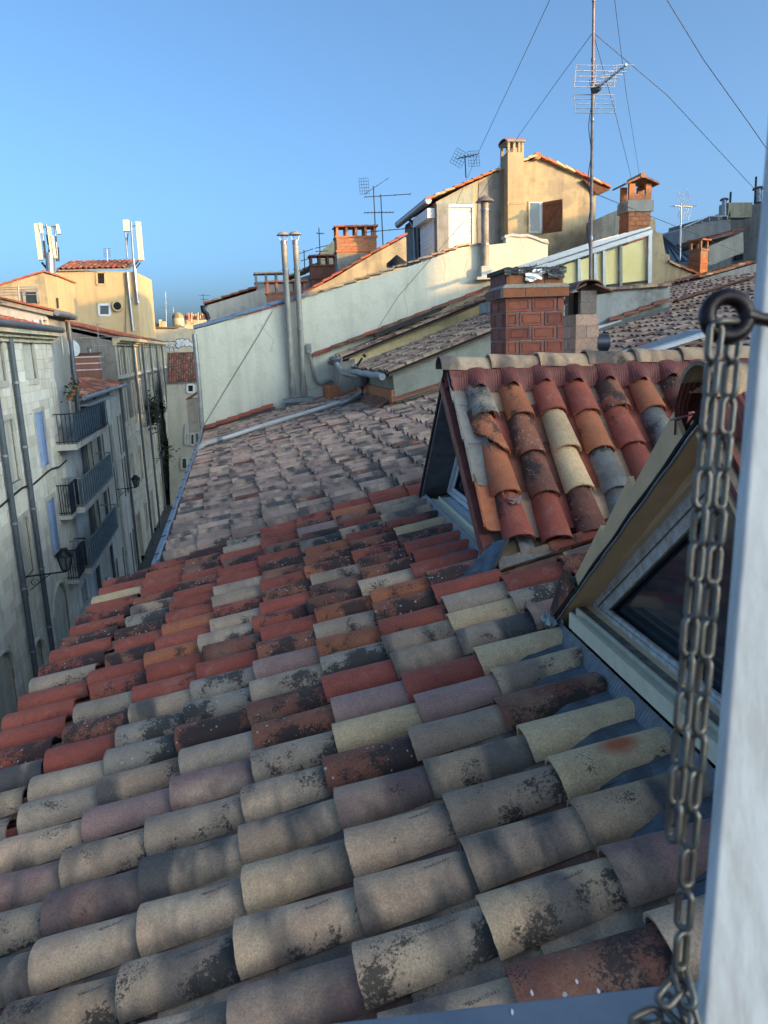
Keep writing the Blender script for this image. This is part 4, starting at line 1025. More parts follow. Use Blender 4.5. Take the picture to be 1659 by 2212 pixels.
for a0, w_, h_ in ((.19,.17,.09),(.42,.17,.07)):
    mb = MB(); P = []
    for i in range(5):
        for j in range(4): P.append(f1.p(a0+w_*i/4, -.035+random.uniform(-.008,.008), zt+.225-h_*j/3*(.6+.4*random.random())))
    mb.add(P, [(i*4+j, (i+1)*4+j, (i+1)*4+j+1, i*4+j+1) for i in range(4) for j in range(3)]); mb.build('foil_strip', foil if a0 < .3 else tarp, t1)
mb = MB(); mb.box(f1, -.03, wX+.02, -.02, wY+.02, zt+.237, zt+.275); mb.build('crown_slab', mat_simple('mossy_slab', (.13,.12,.09), .95, 0, .5, 20, None, .6), t1)
# pink block chimney
c2d = 8.25
c0 = at(1242, 792, c2d); f2 = Fr(c0, XA, YA, ZU)
t2 = thing('chimney', 'slim pink block chimney with arched tile cap, right beside the red brick one', 'chimney', f2.p(.15, .15, -.8))
w2 = (1291-1242)/FP*c2d/cos(radians(18)); d2_ = .42
bh2, bl2 = .117, .245
random.seed(6)
brick_chimney(t2, f2, w2, d2_, -.06-3*(bh2+.004), 8, bh2, bl2, .004, blockm, [(.66,.43,.32),(.61,.41,.31),(.68,.45,.33)], mortar, False)
zq = -.06+5*(bh2+.004)
for r in range(2):
    mb = MB(); mb.box(f2, .05, w2-.03, .0, .07, zq+r*(bh2+.004), zq+r*(bh2+.004)+bh2); o = mb.build('brick', blockm, t2); o.color = (.33,.27,.23,1)
    mb = MB(); mb.box(f2, .03, .12, .30, .4, zq+r*(bh2+.004), zq+r*(bh2+.004)+bh2); o = mb.build('brick', blockm, t2); o.color = (.36,.26,.2,1)
mb = MB(); mb.box(f2, .09, .11, .08, .3, zq, zq+.24); mb.build('smoke_opening', blackm, t2)
zz = zq+.245
rt = half_tile(.56, .155, .15, .55, 12, .018, .0, 2); me = mesh_of(rt, 'cap_tile', MT)
place(me, 'cap_tile', Fr(f2.p(w2/2, -.06, zz+.02), YA, -XA, ZU).mat(), t2, None, (.26,.13,.10), (.7,.3,1.2))
for s in (-1, 1):
    mb = MB(); mb.prism([f2.p(w2/2+s*.05, -.08, zz+.045), f2.p(w2/2+s*.24, -.08, zz-.035), f2.p(w2/2+s*.24, -.08, zz-.018), f2.p(w2/2+s*.05, -.08, zz+.065)], YA*.62); o = mb.build('cap_slab', MT, t2); o.color = (.22,.09,.065,1); o['tpar'] = (.8,.3,2.)

# ---------------------------------------------------------------- mast and its aerial, guy wires
def yagi(t, c, d, L, nel, mat, refl=True, el=.17, up=ZU):
    s = d.cross(up).normalized(); mb = MB(); mb.bar(c, c+d*L, .022, .022); mb.build('boom', mat, t)
    for i in range(nel):
        p = c+d*(L*(.12+.86*i/(nel-1))); mb = MB(); mb.tube([p-s*el*(1-.3*i/nel), p+s*el*(1-.3*i/nel)], .006, 5); mb.build('director', mat, t)
    if refl:
        for k in (-1, 1):
            o_ = c-d*.05+up*(.05*k); hgt = .26
            for i in range(5): q = o_+up*(k*hgt*i/4)+d*(.07*i/4); mb = MB(); mb.tube([q-s*.3, q+s*.3], .006, 5); mb.build('reflector_rod', mat, t)
            for q in (-.3, 0, .3): mb = MB(); mb.tube([o_+s*q, o_+s*q+up*k*hgt+d*.07], .006, 5); mb.build('reflector_stay', mat, t)
mastd = 11.0
mbase = at(1274.5, 640, mastd); mtop = at(1285, -260, mastd)
mk = thing('aerial_mast', 'tall rusty steel mast rising behind the pink chimney into the sky', 'mast', mbase)
mh = mtop-mbase
for i in range(7):
    a = mbase+mh*(i/7); b = mbase+mh*((i+1)/7); mb = MB(); mb.tube([a, b], .024-.0012*i, 10); mb.build('mast_section', rustm, mk)
    mb = MB(); mb.tube([b-mh.normalized()*.05, b], .03-.0012*i, 10); mb.build('mast_joint', rustm if i % 2 else galv, mk)
mb = MB(); mb.tube([mbase+mh*f+RT*(-.03-.02*sin(f*50)) for f in [.1+.012*i for i in range(36)]], .006, 5); mb.build('coax_cable', darkm, mk)
ay = thing('tv_aerial', 'aluminium TV aerial with two rod reflectors clamped to the tall mast', 'aerial', at(1281, 196, mastd))
yc = at(1281, 196, mastd) + V((.02,-.04,0)); yd = (RT*.55+FW*.78+ZU*.42).normalized()
yd = V((.13,-1,0)).normalized()
yagi(ay, yc, yd, 1.0, 8, alu, True, .16)
mb = MB(); mb.box(Fr(yc, yd, ZU.cross(yd).normalized()), -.05, .12, -.04, .04, -.035, .035); mb.build('clamp_box', darkm, ay)
def wire(pts, label, r=.006, mat=None, group='guy wires of the mast'):
    mb = MB(); mb.tube(pts, r, 4); return tag(mb.build('guy_wire', mat or wirem), label, 'wire', group)
wirem = mat_simple('grey_wire', (.12,.13,.15), .5, .4)
A = at(1280.5, 70, mastd)
wire([A, at(1200,180,13.5), at(1122,290,16), at(1000,480,22.5)], 'guy wire from the mast down left past the tall chimney', .006)
wire([A, at(1440,205,13), at(1659,440,19)], 'guy wire from the mast collar sweeping down right', .007)
wire([A, at(1330,250,14), at(1365,392,20)], 'thin wire from the mast collar to the tall brick chimney', .005)
wire([at(1187,0,11), at(1110,165,13), at(1035,325,16), at(985,440,20)], 'thin wire crossing the sky left of the mast', .005)
wire([at(1326,-10,12), at(1352,200,16), at(1381,380,22)], 'thin wire right of the mast towards the brick chimney cap', .005)
wire([at(1438,-4,9), at(1520,130,10), at(1620,270,11), at(1700,385,12)], 'dark wire cutting the top right corner of the sky', .006)
wire([at(1276,415,11), at(1350,445,14), at(1500,505,20), at(1655,570,26)], 'low guy wire running right past the brick chimney', .006)
wire([at(1000,480,22.5), wp_(860,640,.4), wp_(770,780,.9)], 'lower stretch of guy wire in front of the pale wall', .008)
# ---------------------------------------------------------------- houses beyond the pale wall
def zf(p, x, y):    # point on vertical plane p
    return p(x, y)
clayc = lambda: fam(random.choice('ROR'))
def verge(t, a, b, back, fams='OOR', step=.36, hh=.07, over=.12):
    d = b-a; n = max(1, round(d.length/step)); u = d.normalized()
    for i in range(n):
        p = a+d*(i/n); q = a+d*((i+1.1)/n); mb = MB(); mb.prism([p+ZU*.04, q, q+ZU*hh, p+ZU*(hh+.05)], back); o = mb.build('verge_tile', MT, t); c,l,bd = fam(random.choice(fams)); o.color = c+(1,); o['tpar'] = (l*.5, bd*.5, random.random()*9)
# gabled ochre house
hp = vplane(at(943, 552, 27.5), azv(80)); hd = azv(80); hb = azv(-10)
hs = thing('house', 'ochre gabled house with roller shutters and brown wooden shutter on the skyline', 'house', hp(943, 600))
gp = lambda x, y, o=0: hp(x, y, o)
mb = MB(); mb.prism([gp(x, y) for x, y in ((941,436),(1000,405),(1082,367),(1162,341),(1225,368),(1289,397),(1278,600),(945,600))], hb*5.2); mb.build('wall', stone, hs)
mb = MB(); mb.prism([gp(x, y, .01) for x, y in ((941,437),(1021,400),(1022,420),(1021,440),(941,441))], hp.n*.04); mb.build('gable_board', mat_plaster('grey_green_board', (.35,.36,.28), (.12,.12,.1), .4), hs)
mb = MB(); mb.prism([gp(x, y, .01) for x, y in ((1034,396),(1081,370),(1081,545),(1032,545),(1030,480))], hp.n*.015); mb.build('stain_shadow_patch', greyr, hs)  # stain and the chimney's cast shadow painted as one dark patch
mb = MB(); mb.prism([gp(1289,403,.02), gp(1280,470,.02), gp(1150,500,.02), gp(1150,500,.02)], hp.n*.001)
# verges
verge(hs, gp(920,434,.2), gp(1081,366,.2), hb*5.6, 'OBOB'); verge(hs, gp(1118,353,.2), gp(1162,337,.2), hb*5.6, 'CO'); verge(hs, gp(1162,337,.2), gp(1318,405,.2), hb*5.6, 'OCO')
mb = MB(); mb.prism([gp(1260,388,.2), gp(1318,410,.2), gp(1289,420,.1)], hb*5.5); mb.build('eave_board', wood, hs)
mb = MB(); mb.tube([gp(1162,336,.2), gp(1162,336,.2)+hb*5.6], .13, 8); o = mb.build('ridge_tile', MT, hs); o.color = (.4,.2,.1,1)
# left eave gutter and downpipe
mb = MB(); mb.tube([gp(925,433,.2), gp(925,433,.2)+hb*5.4-ZU*.02], .12, 8); mb.build('gutter', galv, hs)
lf = Fr(gp(941, 441), hb, -hd, ZU)    # left face: X away, Y out to the left
def lfx(x0, x1, z0, z1, o0, o1, name, mat):
    mb = MB(); mb.box(lf, x0, x1, o0, o1, z0, z1); return mb.build(name, mat, hs)
hh = 0
lfx(-.02, 5.2, -3.2, .0, .0, .02, 'shade_sheet', greyr)  # darker grey sheet puts the left face's shade into its colour
lfx(.05, 2.4, -.45, -.12, .02, .3, 'shutter_box', white)
for k in range(16): lfx(.15, 2.3, -.45-.13*(k+1)+.01, -.45-.13*k, .03, .06-.004*(k % 2), 'shutter_slat', white)
lfx(2.42, 2.7, -2.6, -.3, .02, .1, 'post', darkm)
mb = MB(); mb.tube([lf.p(3.4,.2,-.0), lf.p(3.0,.12,-.35), lf.p(2.9,.12,-3)], .06, 8); mb.build('downpipe', galv, hs)
# front roller shutter
mb = MB(); mb.prism([gp(x, y, .0) for x, y in ((941,441),(967,441),(967,560),(943,560))], hp.n*.12); mb.build('corner_pier', concr, hs)
def frect(x0, y0, x1, y1, th, name, mat, off=.0, par=None):
    mb = MB(); mb.prism([gp(x0,y1,off), gp(x1,y1,off), gp(x1,y0,off), gp(x0,y0,off)], hp.n*th); return mb.build(name, mat, par or hs)
frect(966,442,1022,449,.12,'shutter_box', white); frect(1018,449,1022,545,.1,'shutter_rail', white); frect(965,449,968,545,.1,'shutter_rail', white)
for k in range(24): frect(968,449.3+k*4,1018,452.8+k*4,.05+.012*(k % 2),'shutter_slat', white)
# window with open board shutter
frect(1139,435,1174,506,.03,'window_surround', stone); frect(1142,437,1172,503,.05,'window_frame', white); frect(1144,439,1164,500,.06,'pane', mat_simple('sky_blue_glass', (.05,.10,.14), .05, 0, .2, 2, None, 0))
h0 = gp(1172,437,.08); h1 = gp(1172,505,.08); od = (hd*.62+hp.n*.78).normalized(); hz = h0.z-h1.z
sf2 = Fr(V((h1.x,h1.y,h1.z)), od, ZU); 
shut = MB(); shut.box(sf2, 0, .78, 0, hz, -.02, .02); sh = shut.build('board_shutter', mat_simple('reddish_board', (.30,.11,.05), .7, 0, .35, 9), hs)
for k in range(6):
    mb = MB(); mb.box(sf2, .01+.13*k, .13*k+.13, .0, hz, -.028, -.0205); mb.build('shutter_plank', mat_simple('reddish_plank', (.32,.12,.055), .7, 0, .4, 9), hs)
for a_, b_ in (((.02,.12),(.76,.12)),((.02,hz-.12),(.76,hz-.12)),((.05,.16),(.73,hz-.16))):
    mb = MB(); mb.bar(sf2.p(a_[0],a_[1],.03), sf2.p(b_[0],b_[1],.03), .07, .03, sf2.Z); mb.build('shutter_brace', wood, hs)
    mb = MB(); mb.bar(sf2.p(a_[0],a_[1],-.035), sf2.p(b_[0],b_[1],-.035), .07, .015, sf2.Z); mb.build('shutter_brace', wood, hs)
# tall rendered chimney breast
tc = thing('chimney', 'tall rendered chimney with tiled cap on the front of the ochre house', 'chimney', gp(1100, 540))
cm_ = mat_plaster('sandy_chimney_render', (.44,.34,.20), (.2,.15,.09), .3, 1.2)
b0 = gp(1088,540,.02); b1 = gp(1120,540,.02); w_ = (b1-b0).length; cf = Fr(b0, hd, hb, ZU)
htop = (b0.z*0 + gp(1088,300,.02).z) - b0.z
mb = MB(); mb.box(cf, -.02, w_, -.50, .3, 0, htop-.55); mb.box(cf, -.04, w_+.02, -.52, .3, htop-2.25, htop-2.2); mb.build('shaft', cm_, tc)
for x0 in (-.02, w_*.32, w_*.65, w_-.08):
    mb = MB(); mb.box(cf, x0, x0+.08, -.50, -.40, htop-.55, htop-.22); mb.box(cf, x0, x0+.08, .2, .3, htop-.55, htop-.22); mb.build('cap_pillar', cm_, tc)
mb = MB(); mb.box(cf, -.06, w_+.05, -.56, .36, htop-.22, htop-.16); mb.build('cap_slab', concr, tc)
mb = MB(); add_inst(mb, half_tile(w_+.2, .42, .42, .28, 8, .05, 0), Fr(cf.p(-.1,-.1,htop-.165), hd, hb, ZU), 0, 0, 0); o = mb.build('cap_tile', MT, tc); o.color = (.42,.13,.06,1); o['tpar'] = (.3,0,1)

def antenna(name_lab, x, yb, yt, d, arms, mat=darkm, r=.022, grid=None):
    t = thing('tv_aerial', name_lab, 'aerial', at(x, yb, d)); b = at(x, yb, d); tp = at(x-(yb-yt)*.045*(1 if x < 1120 else -.3), yt, d)
    mb = MB(); mb.tube([b, tp], r, 6); mb.build('pole', mat, t); hgt = (tp-b)
    for (f, L, ang, tilt, n) in arms:
        c = b+hgt*f; dr = (RT*cos(ang)+FW*sin(ang)+ZU*tilt).normalized(); s = dr.cross(ZU).normalized()
        mb = MB(); mb.bar(c-dr*L*.35, c+dr*L*.65, .025, .025); mb.build('boom', mat, t)
        for i in range(n): q = c-dr*L*.35+dr*(L*i/max(1, n-1)); mb = MB(); mb.tube([q-s*.22, q+s*.22], .009, 4); mb.build('director', mat, t)
    if grid:
        for (dx_, dz_, w_, h_, ta) in grid:
            c = tp+RT*dx_+ZU*dz_; a1 = (RT*cos(ta)+ZU*sin(ta)); a2 = (ZU*cos(ta)-RT*sin(ta)) + FW*.15
            for i in range(6): mb = MB(); mb.tube([c+a1*(-w_/2)+a2*(h_*(i/5-.5)), c+a1*(w_/2)+a2*(h_*(i/5-.5))], .006, 4); mb.build('reflector_rod', mat, t)
            for i in range(5): mb = MB(); mb.tube([c+a1*(w_*(i/4-.5))+a2*(-h_/2), c+a1*(w_*(i/4-.5))+a2*(h_/2)], .006, 4); mb.build('reflector_rod', mat, t)
    return t
antenna('grid reflector aerial on the roof edge of the ochre house', 1006, 384, 335, 28, [(.92,.75,.5,.35,6)], grid=[(-.22,-.1,.45,.6,-.5),(.32,-.12,.4,.55,.05)])
antenna('aerial with grid reflector above the wide brick stack, left of the pair', 810, 490, 402, 29, [(.95,1.0,.3,.7,3),(.35,1.1,.1,.05,9),(.05,.01,0,0,1)], grid=[(-.35,.0,.35,.6,.05)])
antenna('aerial with two crossing bars, right of the pair above the brick stack', 827, 532, 420, 28.5, [(.97,1.7,.1,.1,4),(.30,1.9,.1,.12,5)])
antenna('slender whip aerial behind the smaller brick stack', 691, 552, 492, 33, [(.8,.3,.2,0,5),(.3,.5,.3,.3,4),(.15,.5,.1,.1,2)])
antenna('small bent aerial left of the smaller brick stack', 658, 583, 540, 32, [(.9,.6,.2,.4,2),(.5,.4,.1,.3,2)])
antenna('tiny aerial on the skyline left of the grey verge roof', 439, 655, 634, 60, [(.8,.8,.1,0,2),(.4,.6,.1,0,2)])

# plain gabled building Q between the pale wall and the brick stacks
q2 = vplane(at(768, 600, 26.0), azv(80)); q1 = vplane(at(500, 670, 32), azv(80))
Q2 = thing('house', 'ochre side wall with red tile verge rising behind the pale wall', 'house', q2(800, 640))
mb = MB(); mb.prism([q2(x, y) for x, y in ((664,630),(720,602),(768,572),(823,540),(877,512),(879,640),(664,700))], hb*2.5); mb.build('wall', stone, Q2)
verge(Q2, q2(655,637,.1), q2(820,540,.1), hb*2.6, 'RRD'); verge(Q2, q2(820,541,.1), q2(878,508,.1), hb*2.6, 'RO')
Q1 = thing('house', 'grey side wall with mossy tile verge behind the left end of the pale wall', 'house', q1(500, 680))
mb = MB(); mb.prism([q1(x, y) for x, y in ((446,660),(552,628),(640,602),(680,590),(680,690),(446,720))], hb*3); mb.build('wall', mat_plaster('pale_grey_wall', (.45,.43,.38), (.13,.12,.1), .5), Q1)
verge(Q1, q1(439,658,.1), q1(553,622,.1), hb*3.2, 'RDLD'); verge(Q1, q1(618,601,.1), q1(690,570,.1), hb*3.2, 'DLG')
mb = MB(); mb.tube([q1(437,660,.1), q1(439,672,.1), q1(446,678,.1), q1(449,690,.1)], .1, 8); mb.build('gutter_end', darkm, Q1)
# chimney stacks between
def stack(label, x0, x1, yb, yt, d, az, depth, n_open, bodym, capf='R', bands=True, low=None):
    p = vplane(at(x0, yb, d), azv(az)); a = p(x0, yb); b = p(x1, yb); w = (b-a).length; H = p(x0, yt).z-a.z
    t = thing('chimney', label, 'chimney', a); f = Fr(a, azv(az), azv(az-90), ZU)
    oh = .34 if n_open else 0
    mb = MB(); mb.box(f, 0, w, 0, depth, -.6, H-oh-.12); mb.build('shaft', bodym, t)
    if bands:
        mb = MB(); mb.box(f, -.04, w+.04, -.04, depth+.04, H-oh-.12, H-oh-.05); mb.box(f, -.04, w+.04, -.04, depth+.04, H-oh-.62, H-oh-.56); mb.build('band', bodym, t)
    if low: mb = MB(); mb.box(f, -.01, w+.01, -.01, depth, -.6, H*low); mb.build('render_base', greyr, t)
    if n_open:
        for k in range(n_open+1):
            x = (w-.09)*k/n_open
            for yy in (0, depth-.09):
                mb = MB(); mb.box(f, x, x+.09, yy, yy+.09, H-oh-.05, H-.07); mb.build('cap_pillar', bodym, t)
    n = max(2, round(w/.36))
    for k in range(n):
        mb = MB(); mb.prism([f.p(-.05+(w+.1)*k/n, -.08, H-.07), f.p(-.05+(w+.1)*(k+1.05)/n, -.08, H-.07), f.p(-.05+(w+.1)*(k+1.05)/n, -.08, H-.0), f.p(-.05+(w+.1)*k/n, -.08, H-.02)], f.Y*(depth+.16)); o = mb.build('cap_tile', MT, t); c,l,bd = fam(capf); o.color = c+(1,); o['tpar'] = (l*.4,0,k)
    return t, f, w, H
orb = mat_plaster('orange_brickwork', (.46,.20,.10), (.2,.09,.05), .3, 2)
mb_ = stack('wide orange brick chimney stack with four smoke openings under a tile cap', 729, 815, 578, 486, 29, 80, .7, 4, orb, 'O', True, .32)
t, f, w, H = mb_
for r in range(4):
    for k in range(5):
        mb = MB(); z = H-.34-.62+.08+r*.115; x = k*.3-(.15 if r % 2 else 0)
        mb.box(f, max(.0, x)+.005, min(w, x+.3)-.005, -.012, .02, z, z+.105)
        if min(w, x+.3)-max(0, x) > .05: o = mb.build('brick', brickm, t); o.color = tuple(c*random.uniform(.8,1.15) for c in (.50,.22,.10))+(1,)
stack('smaller red brick stack with three openings, left of the wide one', 672, 730, 606, 550, 31.5, 80, .6, 3, mat_plaster('dark_brick_render', (.28,.12,.08), (.1,.05,.04), .4, 2), 'R', True)
stack('grey rendered stack with one opening behind the twin flues', 554, 624, 652, 588, 33, 80, .7, 3, mat_plaster('grey_stack_render', (.32,.31,.28), (.1,.1,.09), .5, 1.5), 'L', True)
stack('low brown brick stack with openings just behind the pale wall flues', 577, 662, 652, 606, 27.5, 80, .6, 4, mat_plaster('brown_brick_render', (.25,.11,.075), (.1,.06,.05), .4, 2), 'D', True)
pm = MB(); p_ = vplane(at(700, 560, 36), azv(80)); pm.prism([p_(690,545), p_(729,512), p_(735,600), p_(690,600)], hb*1); tag(pm.build('side_wall', mat_plaster('olive_wall', (.42,.38,.24), (.2,.18,.1), .4)), 'olive gable end between the two brick stacks', 'wall')
# conical vent behind the parapet
mb = MB(); c = wp_(857, 569, -.8); mb.tube([c-ZU*.1, c+ZU*.0, c+ZU*.24], [.33,.33,.02], 10); tag(mb.build('vent_cowl', darkm), 'small dark conical cowl behind the tiled parapet', 'cowl')

# ---------------------------------------------------------------- right side: shaded wall, brick chimney, stepped wall, roofs
rp = vplane(at(1349, 520, 27.5), azv(80))
gw = MB(); gw.prism([rp(x, y) for x, y in ((1279,478),(1349,448),(1352,560),(1270,600))], hb*.5); tag(gw.build('party_wall', greyr), 'streaked grey party wall between the ochre house and the brick chimney', 'wall')
t, f, w, H = stack('tall orange brick chimney with gabled tile cap above the veranda', 1356, 1404, 512, 391, 25.5, 84, .75, 0, mat_simple('chimney_mortar', (.33,.25,.18), .95), 'D', False)
for o in list(t.children):
    if o.name.startswith('cap_tile') or o.name.startswith('shaft'): bpy.data.objects.remove(o)
zb = -.1; bh3 = .145
Hs = H-.95
mb = MB(); mb.box(f, .01, w-.01, .01, .74, -.8, Hs); mb.build('mortar_core', mat_simple('chimney_mortar_two', (.35,.27,.19), .95), t)
r = 0; z = -.8
while z < Hs-.05:
    for face in (0, 1):
        Lf = w if face == 0 else .75; x = -(.12 if r % 2 else 0)
        while x < Lf-.02:
            a0 = max(0, x)+.006; a1 = min(Lf, x+.24)-.006
            if a1-a0 > .04:
                mb = MB(); (mb.box(f, a0, a1, -.01, .05, z, z+bh3-.012) if face == 0 else mb.box(f, -.01, .05, a0, a1, z, z+bh3-.012)); o = mb.build('brick', brickm, t); k = random.uniform(.8,1.2); o.color = (.48*k,.17*k,.065*k,1)
            x += .24
    z += bh3; r += 1
mb = MB(); mb.box(f, -.06, w+.06, -.06, .8, Hs, Hs+.35); mb.build('render_band', concr, t)
for x0, x1, y0, y1 in ((.0,.2,0,.12),(w-.2,w,0,.12),(0,.2,.63,.75),(w-.2,w,.63,.75)):
    mb = MB(); mb.box(f, x0, x1, y0, y1, Hs+.35, H-.08); o = mb.build('cap_pillar', brickm, t); o.color = (.5,.19,.07,1)
mb = MB(); mb.box(f, .2, w-.2, .01, .1, Hs+.35, Hs+.55); o = mb.build('brick', brickm, t); o.color = (.5,.18,.07,1)
for s in (0, 1):
    a0, a1 = ((-.2, w/2) if s == 0 else (w+.2, w/2)); mb = MB(); mb.prism([f.p(a0,-.15,H-.14), f.p(a1,-.15,H+.10), f.p(a1,-.15,H+.16), f.p(a0,-.15,H-.08)], f.Y*1.05); o = mb.build('cap_slab', MT, t); o.color = (.24,.11,.075,1); o['tpar'] = (.7,.3,s)
mb = MB(); mb.tube([f.p(w/2,-.17,H+.15), f.p(w/2,.92,H+.15)], .09, 8); o = mb.build('ridge_tile', MT, t); o.color = (.3,.17,.1,1); o['tpar'] = (.5,.3,2)
sp_ = vplane(at(1440, 600, 29.5), azv(80))
st = MB(); st.prism([sp_(x, y) for x, y in ((1398,470),(1414,472),(1416,500),(1430,504),(1434,532),(1437,548),(1446,550),(1448,571),(1470,580),(1508,597),(1508,625),(1398,625))], hb*.5)
stw = thing('stepped_wall', 'sunlit ochre wall stepping down to the right beside the veranda', 'wall', sp_(1440, 620)); st.build('wall', stone, stw)
verge(stw, sp_(1446,568,.1), sp_(1512,595,.1), hb*.7, 'CO', .4)
zp = thing('zinc_roof', 'small grey zinc pyramid roof between the stepped wall and the small brick chimney', 'roof', at(1450, 572, 34))
a = at(1432, 512, 36); b = [at(1420,566,34), at(1492,562,33.4), at(1500,556,38), at(1425,556,39)]
mb = MB(); mb.add([a]+b, [(0,1,2),(0,2,3),(0,3,4),(0,4,1)]); mb.prism([b[0]-ZU*1.4, b[1]-ZU*1.4, b[1]-ZU*.05, b[0]-ZU*.05], E2*4); mb.build('roof_panel', mat_simple('blue_zinc_roof', (.19,.25,.29), .45, .4, .25, 3), zp)
for k in range(6):
    q = b[0].lerp(b[1], k/5); mb = MB(); mb.bar(a, q, .06, .06); mb.build('standing_seam', darkm, zp)
t, f, w, H = stack('small orange brick chimney standing among red roofs near the right edge', 1511, 1527, 590, 514, 31, 50, .5, 1, mat_simple('small_chimney_mortar', (.36,.2,.12), .95), 'O', True)
for r in range(12):
    for face in (0, 1):
        Lf = w if face == 0 else .5; x = -(.14 if r % 2 else 0)
        while x < Lf-.02:
            a0 = max(0, x)+.006; a1 = min(Lf, x+.28)-.006
            if a1-a0 > .04 and r*.12 < H-.5:
                mb = MB(); z = -.3+r*.12; (mb.box(f, a0, a1, -.012, .05, z, z+.108) if face == 0 else mb.box(f, -.012, .05, a0, a1, z, z+.108)); o = mb.build('brick', brickm, t); k = random.uniform(.8,1.2); o.color = (.45*k,.16*k,.07*k,1)
            x += .28
# red roofs and grey walls at far right
def polywall(name, label, cat, pts, d, az, back, mat, verg=None):
    p = vplane(at(pts[0][0], pts[0][1], d), azv(az)); t = thing(name, label, cat, p(*pts[-1])); mb = MB(); mb.prism([p(*q) for q in pts], azv(az-90)*back); mb.build('wall', mat, t)
    if verg:
        for a_, b_, fm in verg: verge(t, p(*a_, .1), p(*b_, .1), azv(az-90)*(back+.2), fm, .5)
    return t, p
t, p = polywall('house', 'long grey rendered block closing the view at the right edge', 'house', ((1578,455),(1659,433),(1720,418),(1720,620),(1560,620)), 40, 80, 6, greyr)
mb = MB(); mb.prism([p(x, y, .1) for x, y in ((1586,552),(1602,549),(1602,562),(1586,562))], p.n*.1); mb.build('window', darkm, t)
t, p = polywall('house', 'flat roofed grey building with a thin rail, left of the long grey block', 'house', ((1467,498),(1482,491),(1520,480),(1578,473),(1580,600),(1460,600)), 37, 80, 5, mat_plaster('cool_grey_render', (.30,.31,.30), (.1,.1,.1), .55))
for seg in (((1478,490),(1500,481),(1532,467),(1572,467)),):
    mb = MB(); mb.tube([p(x, y, .05) for x, y in seg], .03, 6); mb.build('handrail', alu, t)
for x, y, y2 in ((1478,490,494),(1490,485,491),(1500,481,487),(1516,474,482),(1532,467,478),(1552,467,475),(1571,467,474)):
    mb = MB(); mb.tube([p(x, y, .05), p(x, y2, .05)], .025, 5); mb.build('rail_post', alu, t)
t, p = polywall('house', 'cream wall under a short red tile verge right of the small brick chimney', 'house', ((1530,533),(1605,501),(1606,545),(1530,575)), 34, 80, 3, mat_plaster('cream_far', (.5,.47,.38), (.15,.13,.1), .4), [((1532,518),(1606,496),'DR')])
t = thing('house', 'red tiled roof with sunlit verge at the right edge below the grey block', 'house', at(1600, 600, 27))
a = at(1520, 600, 26); b = at(1640, 566, 27.5); uu = (b-a).normalized(); fr = Fr(a, uu, azv(14, 4), None); fr.Z = fr.X.cross(fr.Y); fr.Z = fr.Z if fr.Z.z > 0 else -fr.Z; fr.Y = fr.Z.cross(fr.X)
mb = MB(); mb.box(fr, -.1, 4.5, -.1, 6, -.5, -.02); mb.build('roof_deck', concr, t)
tile_field('roof_tile_field', fr, 18, 8, 'RDLGR', t, src=low3)
verge(t, at(1510,602,25.9), at(1622,568,27.4), azv(-10)*.4, 'OC', .4)
for k, (x, y0, y1, d, lab) in enumerate(((1564,470,432,38,'thin grey flue with cap left of the leaning pole'),(1638,438,408,38,'thick grey flue with cap on the far right grey block'))):
    t = thing('flue_pipe', lab, 'flue', at(x, y0, d)); mb = MB(); mb.tube([at(x, y0, d), at(x, y1, d)], .16 if k else .12, 8); mb.build('pipe', galv, t); mb = MB(); mb.tube([at(x, y1, d), at(x, y1-3, d)], [.3,.22] if k else [.22,.16], 8); mb.build('rain_cap', concr, t)
mb = MB(); mb.box(Fr(at(1572,470,38), azv(80), azv(-10), ZU), 0, 1.3, 0, .8, 0, .7); tag(mb.build('chimney_block', mat_plaster('cream_block', (.5,.44,.3))), 'cream block on the roof beside the thin grey flue', 'chimney')
for k, (x, y0, y1, lab) in enumerate(((1575,468,415,'leaning thin pole left of the cream block'),(1630,440,382,'tall thin pole at the far right skyline'))):
    mb = MB(); mb.tube([at(x, y0, 38), at(x+3, y1, 38)], .05, 6); tag(mb.build('thin_pole', darkm), lab, 'pole')
antenna('white panel aerial on a bare pole on the right skyline', 1469, 560, 440, 30, [(.96,1.0,.5,.15,8)], alu, .028, grid=[(.1,.25,.45,.45,.3),(.15,-.35,.45,.45,-.3)])
